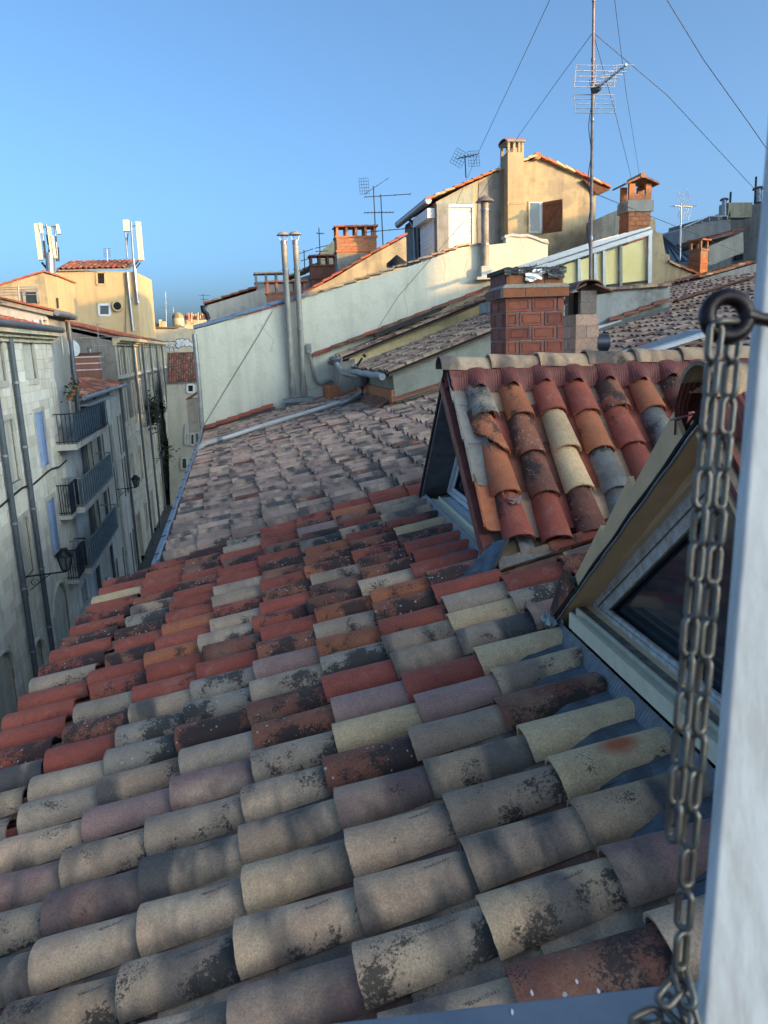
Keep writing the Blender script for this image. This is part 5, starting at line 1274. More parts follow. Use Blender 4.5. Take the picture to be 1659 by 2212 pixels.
# ---------------------------------------------------------------- street buildings on the left
LPp = V((-6.0, 0, 0)); LP = vplane(LPp + E2*20, E2); LF = Fr(V((-6.0,0,0)), E2, V((-LP.n.x,-LP.n.y,0)), ZU)   # X along street, Y into the building, Z up
if LP.n.dot(H2) < 0: LP.n = -LP.n
LF.Y = -LP.n
c1 = lambda x, y: (.2728*x, 438.9+.2728*y)
c2_ = lambda x, y: (.2728*x, 932.6+.2728*y)
def sz(q, off=0):     # display px -> (s, z) on the facade plane
    p = LP(*q, off); a = LF.inv(p); return a[0], a[2]
def facade(t, s0, s1, z0, z1, ops, mat, rec=.28, name='facade_wall'):
    """wall sheet with real recessed openings. ops: (sa,sb,za,zb)"""
    xs = sorted({s0, s1} | {o[0] for o in ops} | {o[1] for o in ops}); zs = sorted({z0, z1} | {o[2] for o in ops} | {o[3] for o in ops})
    xs = [x for x in xs if s0 <= x <= s1]; zs = [z for z in zs if z0 <= z <= z1]
    mb = MB()
    for i in range(len(xs)-1):
        for k in range(len(zs)-1):
            cx = (xs[i]+xs[i+1])/2; cz = (zs[k]+zs[k+1])/2
            if any(o[0] < cx < o[1] and o[2] < cz < o[3] for o in ops): continue
            mb.add([LF.p(xs[i],0,zs[k]), LF.p(xs[i+1],0,zs[k]), LF.p(xs[i+1],0,zs[k+1]), LF.p(xs[i],0,zs[k+1])], [(0,1,2,3)])
    for a, b, c, d in [o[:4] for o in ops]:
        mb.add([LF.p(a,0,c), LF.p(b,0,c), LF.p(b,0,d), LF.p(a,0,d), LF.p(a,rec,c), LF.p(b,rec,c), LF.p(b,rec,d), LF.p(a,rec,d)], [(0,1,5,4),(1,2,6,5),(2,3,7,6),(3,0,4,7)])
    return mb.build(name, mat, t)
def lbox(t, s0, s1, y0, y1, z0, z1, name, mat, par=None):
    mb = MB(); mb.box(LF, s0, s1, y0, y1, z0, z1); return mb.build(name, mat, par or t)
# ashlar : stone blocks with recessed joints in the shader's fine relief are too small; the near ones are built
ash_m, t_, b_ = newmat('pale_ashlar'); co = objco(t_)
oi = N(t_, 'ShaderNodeObjectInfo'); ac_ = N(t_, 'ShaderNodeAttribute', attribute_name='tcol')
b1_ = mix(t_, 1.0, oi.outputs['Color'], ac_.outputs['Color'], 'ADD')
b1_ = mix(t_, mth(t_, 'MULTIPLY', ramp(t_, noise(t_, co, 1.1, 9, .68), .54, .76), .45), b1_, (.26,.24,.19))
b1_ = mix(t_, mth(t_, 'MULTIPLY', ramp(t_, noise(t_, scaled(t_, co, (2,2,.2)), 2, 7, .65), .5, .75), .5), b1_, (.17,.16,.13))
t_.links.new(b1_, b_.inputs['Base Color']); b_.inputs['Roughness'].default_value = .95; bump(t_, b_, noise(t_, co, 14, 8, .7), .5, .02)
bluesh = mat_simple('blue_painted_shutter', (.27,.38,.62), .6, 0, .15, 4)
pbl = mat_plaster('pale_blue_grey_plaster', (.62,.65,.66), (.16,.16,.15), .35, .7, None, .4)
crl = mat_plaster('dull_cream_street_plaster', (.52,.51,.45), (.11,.105,.09), .5, .7, None, .6)
oldst = mat_plaster('old_stone_facade', (.54,.50,.40), (.11,.10,.08), .6, .8, None, .7)
joint = mat_simple('facade_joint', (.30,.27,.21), .95, 0, .3, 8)
wd = mat_simple('faded_inner_shutter', (.20,.18,.15), .8, 0, .35, 4); wdd = mat_simple('dark_door', (.035,.04,.04), .7)
pvc = mat_simple('grey_blue_downpipe', (.10,.125,.15), .5, .2, .2, 5)
def win_from(pts1, cf=c1):
    (x0,y0),(x1,y1) = pts1; a = sz(cf(x0,y0)); b = sz(cf(x1,y1)); return min(a[0],b[0]), max(a[0],b[0]), min(a[1],b[1]), max(a[1],b[1])
# L1
def W(cf, xl, yl, xr, yr, h):   # bottom-left corner, bottom-right corner given by pixels, height in metres
    a = sz(cf(xl, yl)); b = sz(cf(xr, yr)); tz = sz(cf(xl-.14*(yl-h), h)); zb = (a[1]+b[1])/2; return a[0], b[0], zb, zb+max(.5, tz[1]-a[1])
sL1a = 13.0; sL12 = sz(c1(430, 1400))[0]
zc1 = sz(c1(300, 1020))[1]
L1 = thing('house', 'pale stone house nearest on the left with blue shutters and dark downpipes', 'house', LF.p(16, 1, GZ))
w1 = [W(c1,210,1400,285,1385,1048), W(c1,-20,1420,45,1400,1040),
      W(c1,65,2225,158,2200,1720), W(c1,318,2085,386,2070,1655), W(c2_,190,1150,272,1115,700), W(c2_,412,965,472,925,550)]
doors = [W(c2_,-60,2130,135,2080,1790), W(c2_,445,1670,562,1590,1250), W(c2_,262,1880,345,1810,1700)]
doors = [(a, b, GZ, max(d, GZ+2.0)) for a, b, c, d in doors]
print('L1', zc1, sL12, [[round(v,2) for v in w] for w in w1+doors])
ops = w1+doors
facade(L1, sL1a, sL12, GZ, zc1, ops, joint, .3, 'facade_backing')
# ashlar courses as individual stones (largest as parts, the rest joined)
course = .31; z = GZ; rr = 0; st_ = MB(); ns = 0
stc = [(.74,.71,.62),(.70,.67,.57),(.77,.75,.67),(.67,.62,.52)]
while z < zc1-.02:
    s = sL1a - (.3 if rr % 2 else 0); h = min(course, zc1-z)
    while s < sL12:
        L_ = random.uniform(.45,.75); a0 = max(s, sL1a)+.004; a1 = min(s+L_, sL12)-.004; segs = [(a0, a1, z+.004, z+h-.004)]
        for o in ops:
            new = []
            for (p, q, u, v) in segs:
                if o[1] <= p or o[0] >= q or o[3] <= u or o[2] >= v: new.append((p, q, u, v)); continue
                if o[2] > u+.02: new.append((p, q, u, min(v, o[2])))
                if o[3] < v-.02: new.append((p, q, max(u, o[3]), v))
                uu, vv = max(u, o[2]), min(v, o[3])
                if vv-uu > .02:
                    if o[0]-p > .03: new.append((p, o[0], uu, vv))
                    if q-o[1] > .03: new.append((o[1], q, uu, vv))
            segs = new
        for (p, q, u, v) in segs:
            if q-p < .03 or v-u < .02: continue
            pr = random.uniform(.008,.02); c = random.choice(stc); k = random.uniform(.92,1.06)
            if s < 24 and z > -7.5 and ns < 290:
                mb = MB(); mb.box(LF, p, q, -pr, .02, u, v); o_ = mb.build('stone', ash_m, L1); o_.color = tuple(x*k for x in c)+(1,); ns += 1
            else: st_.curc = tuple(x*k for x in c); st_.box(LF, p, q, -pr, .02, u, v)
        s += L_
    z += course; rr += 1
tag(st_.build('stone_courses', ash_m, L1), kind='stuff')
for i, (a, b, c, d) in enumerate(w1):
    lbox(L1, a-.05, b+.05, -.07, .02, c-.16, c, 'window_sill', crl)
    lbox(L1, a-.16, a, -.035, .01, c, d+.14, 'window_jamb', crl); lbox(L1, b, b+.16, -.035, .01, c, d+.14, 'window_jamb', crl); lbox(L1, a, b, -.035, .01, d, d+.14, 'window_lintel', crl)
    lbox(L1, a, b, .27, .31, c, d, 'inner_shutter', wd)
    if i in (3, 5):
        mb = MB(); mb.box(LF, a-.02, a+.03, -.14, .0, c+.02, d-.02); mb.build('blue_shutter', bluesh, L1)
        mb = MB(); mb.box(LF, b-.03, b+.03, -.02, .0, c+.02, d-.02); mb.box(LF, a+.04, b-.04, .02, .06, c+.02, d-.02); mb.build('blue_shutter', bluesh, L1)
for a, b, c, d in doors:
    mb = MB(); mb.box(LF, a, b, .26, .3, c, d); mb.build('street_door', wdd, L1)
    cx = (a+b)/2; R_ = (b-a)/2
    P = [LF.p(a, -.01, d-.0), LF.p(a, -.01, d+.001)]
    # arch head: spandrel corners filled
    for s_ in (-1, 1):
        if (b-a) < 1.0: continue
        arc = [(cx+s_*R_*cos(th), d-R_*.75+R_*.75*sin(th)) for th in [pi/2*i/6 for i in range(7)]]; P = [LF.p(x, -.015, zz) for x, zz in arc]+[LF.p(cx+s_*R_, -.015, d+.01)]; mb = MB(); mb.prism(P, LF.Y*.25); mb.build('arch_spandrel', ash_m, L1).color = (.5,.46,.37,1)
    arc = [(cx-R_*1.02*cos(th), d-R_*.75+R_*.78*sin(th)+.05) for th in [pi*i/10 for i in range(11)]]
    if (b-a) > 1.0: mb = MB(); mb.tube([LF.p(x, -.02, zz) for x, zz in arc], .07, 5); mb.build('arch_moulding', crl, L1)
# cornice, gutter, roof
for k, (pr, zz, h) in enumerate(((.10,-.34,.12),(.22,-.22,.10),(.38,-.12,.14))): lbox(L1, sL1a, sL12+.2, -pr, .1, zc1+zz, zc1+zz+h, 'cornice', mat_plaster('pale_cornice%d' % k, (.60,.54,.40), (.14,.13,.10), .5))
mb = MB(); mb.tube([LF.p(sL1a, -.42, zc1+.08), LF.p(sL12+.1, -.42, zc1+.08)], .09, 8); mb.build('gutter', pvc, L1)
uL = (LF.Y*cos(radians(15))+ZU*sin(radians(15))); NL = E2.cross(uL); NL = NL if NL.z > 0 else -NL
def lroof(t, s0, s1, z, nc, fams, y0=-.25, name='roof_tile_field'):
    fr = Fr(LF.p(s0, y0, z), uL, E2, NL); mb = MB(); mb.box(fr, 0, nc*.41+.1, 0, s1-s0, -.12, -.02); mb.build('roof_deck', concr, t); tile_field(name, fr, int((s1-s0)/.285), nc, fams, t, src=low3)
lroof(L1, sL1a, sL12, zc1+.10, 9, 'RDRM')
mb = MB(); z_ = zc1+.0; mb.box(LF, sL1a, sL12, .05, 7, GZ, zc1+.02); mb.build('house_body', crl, L1)
# downpipes of L1
for (xa, ya, cf) in ((75,1085,c1),(5,1800,c1)):
    s_, z_ = sz(cf(xa, ya), .1); zt_ = zc1-.1 if ya < 1300 else zc1-.1
    mb = MB(); mb.tube([LF.p(s_, -.12, zt_), LF.p(s_, -.12, GZ+.1)], .075, 8); mb.build('downpipe', pvc, L1)
    for k in range(6): mb = MB(); mb.tube([LF.p(s_, -.12, zt_-1.3-k*1.75), LF.p(s_, -.12, zt_-1.36-k*1.75)], .095, 8); mb.build('pipe_bracket', galv, L1)
# string cable on the facade
mb = MB(); mb.tube([LF.p(sL1a+ (sL12-sL1a)*i/12, -.06, sz(c2_(250,400))[1]+.06*sin(i*2.1)) for i in range(13)], .03, 5); mb.build('facade_cable', darkm, L1)
# L2 narrow blue-grey house
sL23 = sz(c1(605, 1700))[0]; zc2 = sz(c1(500, 890))[1]
L2 = thing('house', 'narrow blue grey plastered house with small iron balconies, second on the left', 'house', LF.p((sL12+sL23)/2, 1, GZ))
w2_ = [W(c1,372,1222,408,1215,925), W(c1,448,1770,478,1755,1440), W(c2_,500,500,540,470,205), W(c2_,580,980,620,945,690), W(c2_,628,1400,690,1330,1270), W(c2_,690,1290,715,1250,1200)]
w2_[-1] = (w2_[-1][0], w2_[-1][1], GZ, GZ+2.2)
print('L2', zc2, sL12, sL23, [[round(v,2) for v in w] for w in w2_])
facade(L2, sL12+.003, sL23, GZ, zc2, w2_, pbl)
for i, (a, b, c, d) in enumerate(w2_):
    lbox(L2, a, b, .27, .31, c, d, 'inner_shutter', wd if i % 2 else pvc); lbox(L2, a-.12, b+.12, -.05, .02, c-.14, c, 'window_sill', crl)
    lbox(L2, a-.1, a, -.02, .01, c, d+.1, 'window_jamb', crl); lbox(L2, b, b+.1, -.02, .01, c, d+.1, 'window_jamb', crl)
# side wall of L2 seen above the roof of L1
mb = MB(); mb.prism([LF.p(sL12, 0, zc2-.1), LF.p(sL12, 8, zc2-.1+8*tan(radians(15))), LF.p(sL12, 8, zc1-1), LF.p(sL12, 0, zc1-3)], E2*(sL23-sL12)); mb.build('side_wall', mat_plaster('grey_side_wall', (.45,.45,.43), (.14,.14,.13), .4), L2)
lroof(L2, sL12-.15, sL23, zc2-.02, 17, 'RRDR')
mb = MB(); mb.tube([LF.p(sL12-.1, -.35, zc2-.04), LF.p(sL23, -.35, zc2-.04)], .1, 8); mb.build('gutter', galv, L2)
iron = mat_simple('blue_black_iron', (.02,.03,.06), .5, .4)
def balcony(t, s0, s1, z, out, h=1.0, infill=None, n=14, slab=crl, mat=iron, floor=.14):
    lbox(t, s0, s1, -out, 0, z-floor, z, 'balcony_slab', slab)
    mb = MB(); P = [LF.p(s0,0,z+h), LF.p(s0,-out,z+h), LF.p(s1,-out,z+h), LF.p(s1,0,z+h)]
    for i in range(3): mb.bar(P[i], P[i+1], .04, .04)
    for i in range(3): mb.bar(P[i]-ZU*(h-.08), P[i+1]-ZU*(h-.08), .03, .03)
    mb.build('balcony_rail', mat, t)
    L_ = s1-s0
    for i in range(n+1):
        mb = MB(); p = LF.p(s0+L_*i/n, -out, z); mb.bar(p, p+ZU*h, .022, .022, E2); mb.build('baluster', mat, t)
    for i in range(1, 5):
        mb = MB(); p = LF.p(s0, -out*i/5, z); mb.bar(p, p+ZU*h, .022, .022, E2); mb.build('baluster', mat, t)
    if infill: lbox(t, s0+.03, s1-.03, -out+.03, -out+.045, z+.05, z+h-.05, 'balcony_screen', infill); 
for cf, a_, b_, ww in ((c2_,(545,655),(615,600),0),(c2_,(600,1145),(680,1085),1)):
    s0_, z0_ = sz(cf(*a_), .3); s1_, z1_ = sz(cf(*b_), .3)
    balcony(L2, s0_, s1_, (z0_+z1_)/2, .38, 1.0, None, 12)
mb = MB(); s_ = sL23-.05; mb.tube([LF.p(s_, -.12, zc2-.2), LF.p(s_, -.12, GZ)], .085, 8); mb.build('downpipe', pvc, L2)
for zz in (sz(c1(470,1130))[1], sz(c1(530,1650))[1], sz(c2_(595,340))[1], sz(c2_(660,830))[1]):
    mb = MB(); c = LF.p((sL12+sL23)/2+.35, -.02, zz); P = [c+E2*.08*cos(a)+ZU*.35*sin(a) for a in [2*pi*i/12 for i in range(12)]]; mb.prism(P, LF.Y*-.02); mb.build('wall_tie', crl, L2)
# L3 lower cream house with long balconies
sL34 = sz(c1(945, 1480))[0]; zc3 = sz(c1(760, 1500))[1]
L3 = thing('house', 'lower cream house with long railed balconies and red roof, third on the left', 'house', LF.p((sL23+sL34)/2, 1, GZ))
bals = []
for (cf, a_, b_) in ((c1,(640,1880),(885,1775)),(c2_,(700,545),(935,385)),(c2_,(760,1020),(972,800))):
    s0_, z0_ = sz(cf(*a_), .8); s1_, z1_ = sz(cf(*b_), .8); bals.append((s0_, s1_, (z0_+z1_)/2))
print('L3', zc3, sL23, sL34, bals)
zb_ = [b[2] for b in bals]
w3 = []
Ls = sL34-sL23
for z_ in zb_:
    for f_ in (.10,.34,.60,.84): w3.append((sL23+Ls*f_, sL23+Ls*f_+.95, z_+.02, z_+1.9))
for f_ in (.08,.34,.60,.85): w3.append((sL23+Ls*f_, sL23+Ls*f_+1.0, GZ, GZ+2.3))
w3 = [w for w in w3 if w[1] < sL34-.05 and w[3] < zc3-.05]
facade(L3, sL23+.003, sL34, GZ, zc3, w3, crl)
for i, (a, b, c, d) in enumerate(w3):
    lbox(L3, a, b, .27, .31, c, d, 'inner_shutter' if c > GZ+.1 else 'street_door', wd if c > GZ+.1 else wdd)
    lbox(L3, a-.09, a, -.04, .01, c, d+.08, 'window_jamb', wd); lbox(L3, b, b+.09, -.04, .01, c, d+.08, 'window_jamb', wd)
scr = mat_simple('teal_balcony_screen', (.11,.18,.23), .8, 0, .3, 6)
wal = mat_simple('pale_iron', (.25,.30,.33), .5, .3)
for i, (a, b, z_) in enumerate(bals): balcony(L3, a, min(b, sL34-.2), z_, .65, 1.0, scr, 16, crl, iron if i == 0 else wal, .2)
lbox(L3, bals[0][1]-1.4, bals[0][1]-.7, -.92, -.9, bals[0][2]+.1, bals[0][2]+1.08, 'hung_towel', mat_simple('pale_towel', (.6,.66,.68), .9))
lroof(L3, sL23, sL34, zc3+.05, 12, 'RRDL'); mb = MB(); mb.box(LF, sL23+.01, sL34, .05, 7, GZ, zc3+.02); mb.build('house_body', crl, L3)
mb = MB(); mb.tube([LF.p(sL23, -.34, zc3+.02), LF.p(sL34, -.34, zc3+.02)], .09, 8); mb.build('gutter', zinc, L3)
lbox(L3, sL23+.1, sL23+Ls*.55, -.6, .0, zc3-.28, zc3-.22, 'awning_sheet', mat_simple('grey_corrugated_awning', (.35,.40,.43), .5, .4))
for k in range(3): mb = MB(); s_ = sL23+Ls*(.30+.33*k); mb.tube([LF.p(s_, -.1, zc3-.1), LF.p(s_, -.1, GZ)], .07, 8); mb.build('downpipe', pvc if k != 1 else crl, L3)
# plants and pots on its top balcony
for k in range(3):
    pc = LF.p(bals[0][0]+.5+.7*k, -.5, bals[0][2]+1.4+.15*k); t = thing('potted_plant', ['hanging pot plant nearest on the top balcony', 'middle hanging pot plant on the top balcony', 'farthest hanging pot plant on the top balcony'][k], 'plant', pc)
    mb = MB(); mb.tube([pc, pc+ZU*.16], [.07,.10], 8); mb.build('pot', orangep, t)
    mb = MB(); 
    for i in range(60):
        d = V((random.gauss(0,.1), random.gauss(0,.1), .18+random.gauss(0,.09))); a = V((random.uniform(-1,1), random.uniform(-1,1), random.uniform(-1,1)))*.05; b = a.cross(V((random.random(), random.random(), 1)))*.8; q = pc+d; mb.add([q-a, q+b, q+a, q-b], [(0,1,2,3)])
    mb.build('foliage', mat_simple('plant_green%d' % k, (.05,.09,.03), .8), t)
# L4 tall old stone building
s4e = sz(c1(1283, 1085))[0]; zc4 = sz(c1(1000, 1075))[1]
zst2 = sz(c1(975, 1385))[1]; zst1 = sz(c1(1020, 1890))[1]
L4 = thing('house', 'tall old stone building with cornice, string courses and many narrow windows, fourth on the left', 'house', LF.p((sL34+s4e)/2, 1, GZ))
print('L4', zc4, sL34, s4e, zst2, zst1)
w4 = []
L4L = s4e-sL34; nb = 8
for k in range(nb):
    s_ = sL34+L4L*(k+.35)/nb
    w4 += [(s_, s_+.85, zst2+.15, zst2+1.55), (s_, s_+.95, zst1+.9, zst1+3.1), (s_, s_+.95, zst1-2.7, zst1-.7), ]
    w4 += [(s_-.2, s_+1.3, GZ, GZ+2.7)] if k % 2 == 0 else [(s_, s_+1.0, GZ+1, GZ+2.6)]
facade(L4, sL34+.003, s4e, GZ, zc4, w4, oldst)
for a, b, c, d in w4:
    lbox(L4, a, b, .27, .31, c, d, 'inner_shutter' if c > GZ+.5 else 'street_door', mat_simple('dim_shutter', (.16,.155,.14), .8) if c > GZ+.5 else wdd)
    lbox(L4, a-.1, a, -.05, .01, c, d+.12, 'window_jamb', oldst); lbox(L4, b, b+.1, -.05, .01, c, d+.12, 'window_jamb', oldst); lbox(L4, a, b, -.05, .01, d, d+.12, 'window_lintel', oldst); lbox(L4, a-.1, b+.1, -.09, .01, c-.12, c, 'window_sill', oldst)
for zz, pr, h in ((zst2,.16,.18),(zst1,.22,.22),(zst1-3.3,.12,.15)): lbox(L4, sL34, s4e+.1, -pr, .02, zz, zz+h, 'string_course', oldst)
for k, (pr, zz, h) in enumerate(((.12,-.40,.14),(.28,-.26,.10),(.45,-.16,.18))): lbox(L4, sL34-.05, s4e+.15, -pr, .1, zc4+zz, zc4+zz+h, 'cornice', mat_plaster('old_cornice%d' % k, (.52,.44,.28), (.12,.11,.08), .5))
for k in range(nb+1): s_ = sL34+L4L*k/nb; lbox(L4, s_-.02 if k else s_, s_+.3, -.06, .01, zst2+.19, zc4-.41, 'pilaster', oldst)
for k in range(1, 6): s_ = sL34+L4L*k/6+.2; mb = MB(); mb.tube([LF.p(s_, -.3, zc4-.2), LF.p(s_, -.3, GZ)], .07, 8); mb.build('downpipe', pvc, L4)
mb = MB(); wz = tan(radians(15)); mb.prism([LF.p(sL34, 0, zc4-.2), LF.p(sL34, 9.5, zc4+9.5*wz-.2), LF.p(sL34, 9.5, -4), LF.p(sL34, 0, zc3-2)], E2*L4L); mb.build('side_wall', greyr, L4)
lroof(L4, sL34-.1, s4e, zc4+.05, 24, 'RDOR')
mb = MB(); p0_ = LF.p(sL34-.1, 0, zc4+.05); verge(L4, LF.p(sL34-.12, -.2, zc4), LF.p(sL34-.12, 9.4, zc4+9.6*wz), E2*.3, 'ORD', .45)
bl4 = LF
for k, (sf_, zz) in enumerate(((.25, zst1-.05),(.5, zst1-.05))): balcony(L4, sL34+L4L*sf_, sL34+L4L*sf_+1.6, zst1+.23, .4, .9, None, 8, oldst, iron, .1)
# green plants on balconies (one mass each)
def bush(label, c, r, n, name='balcony_plant'):
    mb = MB()
    for i in range(n):
        d = V((random.gauss(0,r[0]), random.gauss(0,r[1]), random.gauss(0,r[2]))); a = V((random.uniform(-1,1), random.uniform(-1,1), random.uniform(-1,1)))*.09; b = a.cross(V((random.random()-.5, random.random()-.5, 1))); q = c+d; mb.add([q-a, q+b, q+a, q-b], [(0,1,2,3)])
    return tag(mb.build(name, mat_simple('leaf_green', (.045,.07,.025), .8, 0, .5, 9)), label, 'plant', None, 'stuff')
bush('climbing plant on the middle balcony of the old stone building', LF.p(*[sz(c1(1155,1650))[0], -.35, sz(c1(1155,1650))[1]]), (.22,.3,.5), 900)
bush('plants crowding the far lower balcony of the old stone building', LF.p(sz(c1(1270,1960))[0], -.5, sz(c1(1270,1960))[1]), (.4,1.0,.45), 1300)
bush('small plant on a sill near the end of the old stone building', LF.p(sz(c1(1240,1610))[0], -.3, sz(c1(1240,1610))[1]), (.2,.3,.2), 120)
# chimney, dish and aerial standing above L3's roof in front of the grey side wall
cs = LF.p(sL34-1.6, 1.6, zc3+.1)
def pxw(x, y, s): # point at street distance s (plane across the street)
    return Plane(LF.p(s, 0, 0), E2)(x, y)
tq = thing('chimney', 'banded red brick chimney in front of the grey side wall, left', 'chimney', pxw(*c1(700,1370), sL34-1.5))
a = pxw(*c1(598,1370), sL34-1.5); b = pxw(*c1(790,1370), sL34-1.5); ht = pxw(*c1(598,1200), sL34-1.5).z-a.z; fq = Fr(a, H2, E2, ZU); wq = (b-a).length
mb = MB(); mb.box(fq, 0, wq, 0, .7, -.5, ht); mb.build('shaft', mat_plaster('red_brown_brickwork', (.27,.12,.08), (.1,.06,.05), .3, 2), tq)
for k in range(3): mb = MB(); mb.box(fq, -.03, wq+.03, -.03, .73, ht*(.25+.3*k), ht*(.25+.3*k)+.05); mb.build('white_band', white, tq)
mb = MB(); mb.box(fq, -.08, wq+.08, -.08, .78, ht, ht+.08); mb.build('cap_slab', mat_simple('brown_slab', (.12,.08,.06), .9), tq)
for k, (x_, h_) in enumerate(((.15,.55),(.75,.3),(1.6,.5))):
    if x_ < wq: mb = MB(); mb.tube([fq.p(x_, .3, ht+.08), fq.p(x_, .3, ht+h_)], .12, 8); mb.tube([fq.p(x_, .3, ht+h_), fq.p(x_, .3, ht+h_+.1)], [.2,.05], 8); mb.build('chimney_pot', galv, tq)
dsh = thing('satellite_dish', 'white satellite dish left of the banded chimney', 'dish', pxw(*c1(575,1300), sL34-2)); c = pxw(*c1(572,1148), sL34-2)
mb = MB(); nd = (V((1,-.9,.3))).normalized(); xd = nd.cross(ZU).normalized(); yd_ = xd.cross(nd); P = [c - nd*.06]+[c+xd*.38*cos(a)+yd_*.42*sin(a)+nd*.02 for a in [2*pi*i/16 for i in range(16)]]; mb.add(P, [(0, 1+i, 1+(i+1) % 16) for i in range(16)], True); mb.build('dish', mat_simple('dish_grey', (.5,.52,.53), .6), dsh)
mb = MB(); mb.tube([c-nd*.08, pxw(*c1(578,1320), sL34-2)], .035, 6); mb.build('pole', darkm, dsh)
def thinaer(label, x, yb, yt, s, bars):
    t = thing('tv_aerial', label, 'aerial', pxw(*c1(x,yb), s)); b = pxw(*c1(x,yb), s); tp = pxw(*c1(x-(yb-yt)*.07,yt), s); mb = MB(); mb.tube([b, tp], .025, 6); mb.build('pole', galv, t)
    for f, L_ in bars: q = b+(tp-b)*f; mb = MB(); mb.tube([q-H2*L_, q+H2*L_], .014, 5); mb.build('element', alu, t)
thinaer('tall bare aerial in front of the grey side wall, left', 800, 1390, 950, sL34-1, ((.98,.4),(.75,.9),(.6,.25),(.4,.2),(.3,.2)))
thinaer('rake-like aerial above the nearest left roof', 150, 770, 660, 26, ((.95,.55),(.8,.6),(.6,.6),(.4,.55)))
# lamps on brackets
def lantern(label, cf, px, py, out, sc=1.0):
    s_, z_ = sz(cf(px, py), out); t = thing('street_lantern', label, 'lantern', LF.p(s_, -out, z_)); c = LF.p(s_, -out, z_); h = .62*sc; lm_ = mat_simple('black_lantern_iron', (.02,.025,.03), .5, .5)
    mb = MB(); R_ = [(.13,0),(.22,h*.6)]
    for i in range(6):
        a = 2*pi*i/6; p = c+V((cos(a)*.12*sc, sin(a)*.12*sc, 0)); q = c+V((cos(a)*.22*sc, sin(a)*.22*sc, h*.62)); mb.bar(p, q, .02, .02)
    mb.tube([c+ZU*h*.62, c+ZU*h*.68, c+ZU*h*.9, c+ZU*h*.95], [.25*sc,.25*sc,.10*sc,.12*sc], 6); mb.tube([c-ZU*.05, c], [.05,.14*sc], 6); mb.build('cage', lm_, t)
    mb = MB(); mb.tube([c+ZU*.01, c+ZU*h*.61], [.11*sc,.205*sc], 6); mb.build('glass', mat_simple('lantern_glass', (.16,.19,.19), .15), t)
    mb = MB(); w0 = LF.p(s_-.05, 0, z_-.1); mb.bar(c-ZU*.06, w0, .035, .035); P = [w0 + (c-w0)*(.1+.55*f) - ZU*(.35*(1-f)**1.2+.04) for f in [i/8 for i in range(9)]]; mb.tube(P, .014, 5); cc = w0+(c-w0)*.2-ZU*.2
    mb.tube([cc+(c-w0).normalized()*.11*(1-i/14)*cos(i*.7)+ZU*.11*(1-i/14)*sin(i*.7) for i in range(13)], .012, 5); mb.bar(w0-ZU*.55, w0+ZU*.15, .05, .04, E2); mb.build('bracket', lm_, t)
lantern('large iron street lantern on a scrolled bracket by the near downpipe', c2_, 520, 1090, 1.05, 1.0)
lantern('second iron street lantern further along the street below the long balconies', c2_, 1078, 430, .95, .9)
lantern('iron street lantern near the end of the street on the plain wall', c1, 1400, 1890, .9, .9)
lantern('small lantern deep in the street among the plants', c2_, 1288, 200, .6, .8)

# ---------------------------------------------------------------- taller houses behind the street row, left
tp_ = vplane(at(*c1(480,800), 60), azv(84)); T = thing('house', 'tall plain sunlit house with tiled eave carrying the phone masts, left', 'house', tp_(*c1(800,1100)))
tw = mat_plaster('warm_sunlit_render', (.50,.38,.21), (.25,.2,.13), .25, .5)
mb = MB(); mb.prism([tp_(*c1(x, y)) for x, y in ((440,528),(1070,545),(1112,1060),(500,1060),(482,800))], azv(-6)*7); mb.build('wall', tw, T)
a = tp_(*c1(455,527),.25); b = tp_(*c1(1030,527),.25); fr = Fr(a, azv(-6,14), azv(84), None); fr.Z = fr.X.cross(fr.Y); fr.Z = fr.Z if fr.Z.z > 0 else -fr.Z
mb = MB(); mb.box(fr, 0, 4.5, 0, (b-a).length, -.12, -.02); mb.build('roof_deck', concr, T)
n = int((b-a).length/.62); 
tile_field('roof_tile_field', fr, int((b-a).length/.42), 8, 'RMDR', T, .5, .42, src=half_tile(.62,.18,.15,.8,5,.03,.03))
for x0,y0,x1,y1,nm in ((765,545,835,645,'upper_window'),(783,803,870,888,'lower_window')):
    q = [tp_(*c1(*v),-.2) for v in ((x0+2,y1),(x1,y1),(x1-4,y0),(x0-3,y0))]; 
    mb = MB(); qq = [tp_(*c1(*v),.0) for v in ((x0+2,y1),(x1,y1),(x1-4,y0),(x0-3,y0))]; mb.prism(qq, tp_.n*.012); mb.build('window', blackm if nm[0] == 'u' else pvc, T)
    for i in range(4): mb = MB(); mb.bar(qq[i], qq[(i+1) % 4], .16, .10, tp_.n); mb.build('window_surround', tw if nm[0] == 'u' else white, T)
c = tp_(*c1(933,815)); mb = MB(); mb.tube([c-tp_.n*.1, c+tp_.n*.25], .42, 14); mb.build('vent_ring', tw, T); mb = MB(); mb.tube([c, c+tp_.n*.26], .3, 14); mb.build('vent_hole', blackm, T)
mb = MB(); mb.tube([tp_(*c1(1005,545),.15), tp_(*c1(1030,800),.15), tp_(*c1(1052,1010),.15)], .12, 8); mb.build('downpipe', galv, T)
mb = MB(); mb.tube([tp_(*c1(1055,440),.3), tp_(*c1(1090,800),.3)], .1, 8); mb.build('cable_duct', galv, T)
mb = MB(); mb.prism([tp_(*c1(x, y)) for x, y in ((1000,545),(1000,1060),(1112,1060),(1072,545))], tp_.n*.12); mb.build('corner_strip', tw, T)
